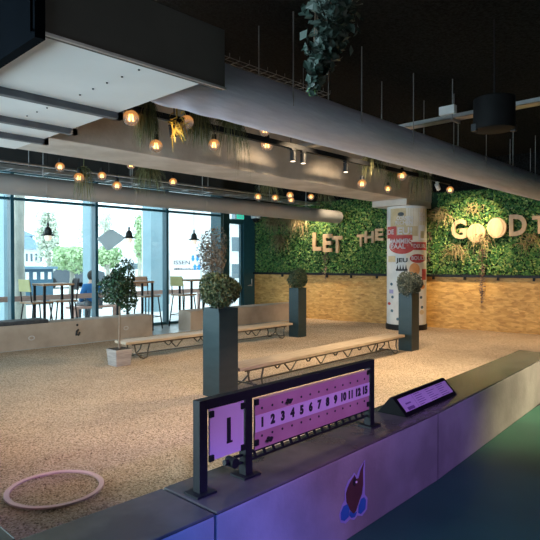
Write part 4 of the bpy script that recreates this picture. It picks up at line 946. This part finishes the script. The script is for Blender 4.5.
# ---------------------------------------------------------------- bar tables and chairs at the windows
def table(x, y, wd, dp, ht, label):
    t = thing('bar_table', label, 'table', (x, y, 0), 'tables at the windows')
    MB().box((x - wd / 2, y - dp / 2, ht - 0.035), (x + wd / 2, y + dp / 2, ht)).build('table_top', 'wood', t, bevel=0.004)
    for sx in (-1, 1):
        for s2 in (-1, 1):
            lx, ly = x + sx * (wd / 2 - 0.03), y + s2 * (dp / 2 - 0.03)
            MB().bar((lx, ly, 0), (lx, ly, ht - 0.035), 0.035, 0.035).build('leg', 'black', t)
    MB().bar((x - wd / 2 + .03, y, 0.22), (x + wd / 2 - .03, y, 0.22), 0.025, 0.025).build('foot_rail', 'black', t)
    return t
def chair(x, y, rz, label, m, sh=0.66):
    t = thing('bar_chair', label, 'chair', (x, y, 0), 'chairs at the window tables', rz); W = 0.19
    MB().box((-W, -W, sh - 0.03), (W, W, sh)).build('seat', 'wood', t, bevel=0.01, local=True)
    MB().add([(-W * .95, W * 1.0, sh + .17), (W * .95, W * 1.0, sh + .17), (W * .85, W * 1.12, sh + .37), (-W * .85, W * 1.12, sh + .37), (-W * .95, W * 1.0 + .015, sh + .17), (W * .95, W * 1.0 + .015, sh + .17), (W * .85, W * 1.12 + .015, sh + .37), (-W * .85, W * 1.12 + .015, sh + .37)],
             [(0, 1, 2, 3), (7, 6, 5, 4), (0, 4, 5, 1), (1, 5, 6, 2), (2, 6, 7, 3), (3, 7, 4, 0)]).build('backrest', m, t, bevel=0.005, local=True)
    for s in (-1, 1):
        MB().tube([(s * W * .8, W * .9, sh - .02), (s * W * .8, W * 1.08, sh + .34)], 0.011, 8).build('back_post', 'black', t, local=True)
        for s2 in (-1, 1):
            MB().tube([(s * W * .8, s2 * W * .75, sh - 0.02), (s * W * 1.05, s2 * W * 1.15, 0.0)], 0.012, 8).build('leg', 'black', t, local=True)
    MB().tube([(-W * .97, -W * 1.02, .24), (W * .97, -W * 1.02, .24), (W * .97, W * 1.02, .24), (-W * .97, W * 1.02, .24), (-W * .97, -W * 1.02, .24)], 0.008, 6).build('foot_ring', 'black', t, local=True)
    return t
table(4.22, 9.12, 0.54, 0.44, 0.955, 'dark bar table at the leftmost visible window')
table(5.78, 9.06, 0.60, 0.40, 0.955, 'dark bar table beside the pilaster, behind the small tree')
table(7.42, 9.22, 0.70, 0.46, 0.955, 'dark bar table near the glass door')
chair(3.93, 9.12, R(97), 'olive backed bar chair left of the leftmost table', 'olivepanel')
chair(4.44, 9.20, R(-100), 'dark bar chair on the right of the leftmost table', 'cushion')
chair(6.20, 9.28, R(4), 'bar chair with pale wood back at the table beside the pilaster', 'peachpanel')
chair(6.98, 9.13, R(100), 'olive backed bar chair left of the table near the glass door', 'olivepanel')
chair(7.74, 9.22, R(-110), 'dark bar chair right of the table near the glass door', 'cushion')
# cartons on the floor behind the low wall
for i, (x, m, h_, lab) in enumerate([(5.32, 'red', .27, 'red carton standing on the floor behind the low wall'), (5.42, 'pink', .25, 'pink carton standing on the floor behind the low wall'), (5.56, 'white', .26, 'white carton standing on the floor behind the low wall'), (5.66, 'yellow', .27, 'yellow carton standing on the floor behind the low wall'), (5.75, 'green', .26, 'green carton standing on the floor behind the low wall'), (4.72, 'teal', .30, 'teal box standing on the floor right of the leftmost table')]):
    bx = thing('carton', lab, 'box', (x + .1, 9.45, 0), 'cartons behind the low wall')
    MB().box((x + .1 - .04, 9.40, 0), (x + .1 + .04, 9.50, h_)).build('body', m, bx, bevel=0.003)
    MB().box((x + .1 - .042, 9.398, h_ - 0.02), (x + .1 + .042, 9.502, h_ + 0.003)).build('lid', m, bx)

# pendant lamps at the windows
def pendant(px, py, label, Y=9.0):
    c = at(px, py, Y=Y); t = thing('pendant_lamp', label, 'lamp', c, 'dark pendant lamps at the windows')
    MB().lathe([(0.118, -0.045), (0.112, -0.03), (0.066, -0.008), (0.058, 0.05), (0.040, 0.09), (0.018, 0.10), (0.018, 0.17)], c, 28).build('shade', 'lampdark', t, smooth=True)
    MB().lathe([(0.05, -0.03), (0.060, -0.08), (0.040, -0.125), (0.001, -0.135)], c, 20).build('glass_globe', 'lampglass', t, smooth=True)
    MB().tube([(c.x, c.y, c.z + 0.16), (c.x, c.y, CEIL + 0.01)], 0.005, 5).build('cord', 'black', t)
pendant(48, 233, 'dark pendant lamp in the leftmost visible window bay')
pendant(129, 236, 'dark pendant lamp beside the white tilted panel')
pendant(194, 238, 'dark pendant lamp over the table near the glass door')
# white tilted panel hanging in the window
hpn = thing('window_ornament', 'tilted white leaf shaped panel hanging before the second window', 'ornament', at(111, 239, Y=9.4))
Y9 = 9.4
out = [(98, 238.6), (99, 237), (110, 229.6), (112.5, 229.4), (124, 236.6), (125, 238.2), (123.5, 239.8), (109.8, 250.3), (107.8, 250.4), (98.8, 240.4)]
MB().extrude([at(a, b_, Y=Y9) for a, b_ in out], (0, 0.03, 0)).build('panel', 'milky', hpn, bevel=0.006)
q = at(109.5, 230, Y=Y9); MB().tube([(q.x, Y9 + 0.015, q.z - 0.02), (q.x, Y9 + 0.015, CEIL + 0.01)], 0.003, 5).build('wire', 'steel', hpn)

# ---------------------------------------------------------------- outside
struct('ground_outside', MB().box((-40, 9.82, -0.30), (80, 120, -0.06)), 'brick')
rl = thing('terrace_rail', 'red brown timber terrace rail outside the windows', 'fence', (6, 11.6, -0.06))
z0 = at(60, 299.5, Y=11.6).z; z1 = at(60, 294.5, Y=11.6).z
MB().box((0, 11.6, z0), (12.5, 11.64, z1)).build('board', 'redwood', rl)
for x in np.arange(0.4, 12.5, 3.0): MB().box((x, 11.64, -0.06), (x + 0.06, 11.70, z1 - 0.01)).build('post', 'redwood', rl)
for x, lab in [(3.95, 'teal planter box outside beyond the leftmost mullion')]:
    t = thing('planter_box', lab, 'planter', (x, 11.2, -0.06)); MB().box((x - 0.08, 11.05, -0.06), (x + 0.08, 11.33, 0.60)).build('body', 'teal', t, bevel=0.01); MB().box((x - 0.09, 11.035, 0.56), (x + 0.09, 11.345, 0.61)).build('rim', 'teal', t)
# person seated on a bench beyond the glass
pb = thing('terrace_bench', 'timber terrace bench under the person in blue', 'bench', (6.6, 11.9, -0.06))
MB().box((6.0, 11.98, 0.23), (7.4, 12.35, 0.28)).build('seat', 'redwood', pb)
for x in (6.1, 7.2): MB().box((x, 12.05, -0.06), (x + 0.08, 12.30, 0.23)).build('leg', 'redwood', pb)
def skinned(name, pts, edges, radii, m, parent=None, levels=2):
    me = bpy.data.meshes.new(name); me.from_pydata(pts, edges, []); o = bpy.data.objects.new(name, me); COL.objects.link(o)
    sk = o.modifiers.new('skin', 'SKIN'); me.skin_vertices.new() if not me.skin_vertices else None
    for i, r_ in enumerate(radii):
        rr = r_ if isinstance(r_, tuple) else (r_, r_); me.skin_vertices[0].data[i].radius = rr
    me.skin_vertices[0].data[0].use_root = True
    s2 = o.modifiers.new('sub', 'SUBSURF'); s2.levels = levels; s2.render_levels = levels
    bpy.context.view_layer.update()
    nm = bpy.data.meshes.new_from_object(o.evaluated_get(bpy.context.evaluated_depsgraph_get())); bpy.data.objects.remove(o)
    nm.materials.clear(); nm.materials.append(MT[m]); nm.polygons.foreach_set('use_smooth', [True] * len(nm.polygons))
    o = bpy.data.objects.new(name, nm); COL.objects.link(o)
    if parent: o.parent = parent
    return o
hx = at(92, 285, Y=12.12)
pe = thing('person', 'person in blue jacket with dark hair seated outside, seen from behind', 'person', (hx.x, 12.12, 0.27))
P = [(0, 0, .08), (0, -.01, .28), (0, -.02, .46), (0, -.01, .56), (0, .02, .70), (.17, 0, .47), (.24, .03, .24), (.17, .22, .12), (-.17, 0, .47), (-.24, .03, .24), (-.17, .22, .12), (.10, .05, .07), (.12, .42, .07), (.12, .46, -.38), (.12, .58, -.43), (-.10, .05, .07), (-.12, .42, .07), (-.12, .46, -.38), (-.12, .58, -.43)]
E_ = [(0, 1), (1, 2), (2, 3), (3, 4), (2, 5), (5, 6), (6, 7), (2, 8), (8, 9), (9, 10), (0, 11), (11, 12), (12, 13), (13, 14), (0, 15), (15, 16), (16, 17), (17, 18)]
RA = [(.17, .13), (.17, .12), (.17, .11), .06, .095, .075, .055, .04, .075, .055, .04, .09, .075, .055, .045, .09, .075, .055, .045]
skinned('body', P, E_, RA, 'skin', pe)
PJ = P[:3] + [(0, -.01, .54)] + P[5:11]; EJ = [(0, 1), (1, 2), (2, 3), (2, 4), (4, 5), (5, 6), (2, 7), (7, 8), (8, 9)]
skinned('jacket', PJ, EJ, [(.20, .15), (.20, .14), (.20, .13), .075, .095, .072, .055, .095, .072, .055], 'blue', pe)
PT = [P[0]] + P[11:14] + P[15:18]; ET = [(0, 1), (1, 2), (2, 3), (0, 4), (4, 5), (5, 6)]
skinned('trousers', PT, ET, [(.185, .14), .105, .088, .068, .105, .088, .068], 'cardark', pe)
MB().sphere((0, 0.0, .735), 0.112, 18, 12, 1.12).build('hair', 'hair', pe, smooth=True, local=True)

# street trees
def street_tree(px, py, Y, rxp, rzp, label, m, n=900, tr=0.12):
    c = at(px, py, Y=Y); d = (c - EYEP).dot(FV); rx = rxp * d / FPX; rz = rzp * d / FPX; zc = c.z
    t = thing('street_tree', label, 'tree', (c.x, Y, -0.06), 'street trees beyond the windows')
    k = MB().tube([(c.x, Y, -0.1), (c.x + 0.05, Y, zc * 0.5), (c.x, Y, zc)], [tr, tr * .8, tr * .4], 10)
    for _ in range(8):
        d_ = rand_dir(); k.tube([(c.x, Y, zc * random.uniform(.55, .9)), (c.x + d_.x * rx * .7, Y + d_.y * rx * .6, zc + abs(d_.z) * rz * .5)], [tr * .35, tr * .12], 6)
    k.build('trunk', 'palebark', t, smooth=True)
    leaf_ball(MB(), (c.x, Y, zc), rx, rz, n * 2, 0.085, 0.25, 0.4, 0.6).build('crown', m, t, flip=False)
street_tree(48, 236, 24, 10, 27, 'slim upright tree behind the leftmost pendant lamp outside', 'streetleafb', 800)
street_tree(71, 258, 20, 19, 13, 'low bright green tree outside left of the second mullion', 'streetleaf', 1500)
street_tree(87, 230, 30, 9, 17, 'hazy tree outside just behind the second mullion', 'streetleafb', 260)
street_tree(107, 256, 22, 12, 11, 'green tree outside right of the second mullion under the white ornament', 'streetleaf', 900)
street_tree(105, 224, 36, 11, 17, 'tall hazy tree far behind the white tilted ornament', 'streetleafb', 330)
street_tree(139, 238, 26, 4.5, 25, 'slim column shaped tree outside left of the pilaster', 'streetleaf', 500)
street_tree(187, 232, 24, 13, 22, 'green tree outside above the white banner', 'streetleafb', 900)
street_tree(210, 226, 33, 11, 24, 'tall green tree outside behind the olive tree', 'streetleaf', 800)
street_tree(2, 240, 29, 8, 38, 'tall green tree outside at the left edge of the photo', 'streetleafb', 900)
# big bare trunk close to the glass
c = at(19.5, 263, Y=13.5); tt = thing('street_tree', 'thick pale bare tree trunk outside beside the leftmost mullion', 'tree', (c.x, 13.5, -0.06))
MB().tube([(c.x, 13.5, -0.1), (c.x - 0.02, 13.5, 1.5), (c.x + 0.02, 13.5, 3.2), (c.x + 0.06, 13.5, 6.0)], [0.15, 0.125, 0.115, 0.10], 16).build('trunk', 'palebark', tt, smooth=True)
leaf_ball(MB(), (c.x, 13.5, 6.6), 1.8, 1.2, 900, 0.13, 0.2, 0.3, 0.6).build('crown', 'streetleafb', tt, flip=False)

def building(px0, px1, ytop, Y, label, m, rows, cols, roof=None, dep=5):
    a = at(px0, 263, Y=Y); b_ = at(px1, 263, Y=Y); zt = at((px0 + px1) / 2, ytop, Y=Y).z
    t = thing('building', label, 'building', ((a.x + b_.x) / 2, Y, -0.06))
    MB().box((a.x, Y, -0.06), (b_.x, Y + dep, zt)).build('wall', m, t)
    W = b_.x - a.x
    for r_ in range(rows):
        for c_ in range(cols):
            x = a.x + W * (c_ + .5) / cols; z = 0.5 + (zt - 0.6) * (r_ + .45) / rows
            f = MB().box((x - W / cols * .26, Y - 0.05, z - (zt / rows) * .26), (x + W / cols * .26, Y + 0.02, z + (zt / rows) * .26)).build('window_frame', 'white', t)
            MB().box((x - W / cols * .22, Y - 0.06, z - (zt / rows) * .22), (x + W / cols * .22, Y - 0.045, z + (zt / rows) * .22)).build('pane', 'darkglass', f)
    if roof:
        MB().extrude([(a.x - .2, Y - .3, zt), (a.x - .2, Y + dep + .3, zt), (a.x - .2, Y + dep / 2, zt + roof)], (W + .4, 0, 0)).build('roof', 'slate', t)
building(24, 43, 249, 34, 'white building with small windows far outside left of the lamp', 'facade', 2, 4, 0.9)
building(24, 33, 236, 46, 'slim blue roofed tower far outside beside the tree trunk', 'slate', 2, 2, 0.6)
building(136, 150, 228, 46, 'white tall building far outside left of the pilaster', 'facade', 3, 2)
building(160, 198, 238, 38, 'pale building far outside behind the white banner', 'facade', 3, 4)
building(226, 243, 200, 16, 'white building close outside behind the glass door', 'facade', 3, 1)
building(104, 134, 252, 54, 'low white building far outside behind the small tree', 'facade', 2, 5)
# cabin kiosk
a = at(23, 268, Y=18); b_ = at(53, 268, Y=18); kz = at(38, 269, Y=18).z
kb = thing('kiosk', 'blue grey street cabin with small windows outside behind the leftmost table', 'kiosk', ((a.x + b_.x) / 2, 18, -0.06))
MB().box((a.x, 18, -0.06), (b_.x, 20, kz)).build('wall', 'cabin', kb)
MB().box((a.x - .1, 17.85, kz), (b_.x + .1, 20.1, kz + 0.08)).build('roof', 'slate', kb)
for i in range(4):
    x = a.x + (b_.x - a.x) * (i + .5) / 4; f = MB().box((x - .055, 17.97, kz - 0.34), (x + .055, 18.01, kz - 0.10)).build('window_frame', 'white', kb)
# cars
def car(px, Y, m, label):
    c = at(px, 263, Y=Y); x = c.x; t = thing('parked_car', label, 'car', (x, Y, -0.06))
    pr_ = [(-1.9, .28), (-1.9, .75), (-1.45, .88), (-1.0, .95), (-.55, 1.38), (.7, 1.40), (1.35, .98), (1.9, .85), (1.95, .3)]
    MB().extrude([(x + a_, Y - .8, b2 - .06) for a_, b2 in pr_], (0, 1.6, 0)).build('body', m, t, bevel=0.05)
    MB().extrude([(x + a_, Y - .82, b2 - .06) for a_, b2 in [(-.85, .98), (-.48, 1.32), (.62, 1.33), (1.1, .98)]], (0, 1.64, 0)).build('window_glass', 'darkglass', t)
    for wx_ in (-1.2, 1.25):
        for wy in (-.82, .62): MB().tube([(x + wx_, Y + wy, .24), (x + wx_, Y + wy + .2, .24)], .30, 20).build('wheel', 'black', t)
car(128, 31, 'carwhite', 'pale parked car outside right of the small tree crown')
car(66, 29, 'cardark', 'dark parked car outside behind the leftmost table')
# banner
a = at(169, 257, Y=15); b_ = at(203, 257, Y=15); z1 = at(186, 255, Y=15).z; z0 = at(186, 270, Y=15).z
bn = thing('banner', 'white banner outside reading ISSEN with blue arrow shapes', 'banner', ((a.x + b_.x) / 2, 15, -0.06))
MB().box((a.x, 15, z0), (b_.x, 15.02, z1)).build('sheet', 'whitecard', bn)
for x in (a.x + .05, b_.x - .05): MB().tube([(x, 15.05, -.06), (x, 15.05, z1 + .05)], .025, 8).build('pole', 'steel', bn)
k = MB(); W = b_.x - a.x; q0 = at(174, 262.5, Y=14.99); q1 = at(190, 262.5, Y=14.99)
vs, fs = fit_text('ISSEN', q1.x - q0.x, 0.13, 0.004, 0.0); place(k, vs, fs, ((q0.x + q1.x) / 2, 14.995, q0.z), (1, 0, 0), (0, 0, 1)); k.build('lettering', 'ink', bn)
for (px, py, s) in [(193, 258.5, -1), (197.5, 258.5, -1), (195, 267, 1), (199, 267, 1)]:
    c = at(px, py, Y=14.99); h_ = .105; w_ = .085
    MB().extrude([(c.x - w_ * .5, 14.99, c.z - s * h_), (c.x - w_ * .5, 14.99, c.z), (c.x - w_, 14.99, c.z), (c.x, 14.99, c.z + s * h_), (c.x + w_, 14.99, c.z), (c.x + w_ * .5, 14.99, c.z), (c.x + w_ * .5, 14.99, c.z - s * h_)], (0, -.006, 0)).build('arrow', 'bannerblue', bn)
k = MB(); random.seed(5); x = at(176, 271, Y=14.9).x
while x < b_.x - .1:
    w_ = random.uniform(.02, .06); k.box((x, 14.985, z0 + 0.01), (x + w_, 14.995, z0 + random.uniform(.035, .07))); x += w_ + .025
k.build('small_print', 'ink', bn)
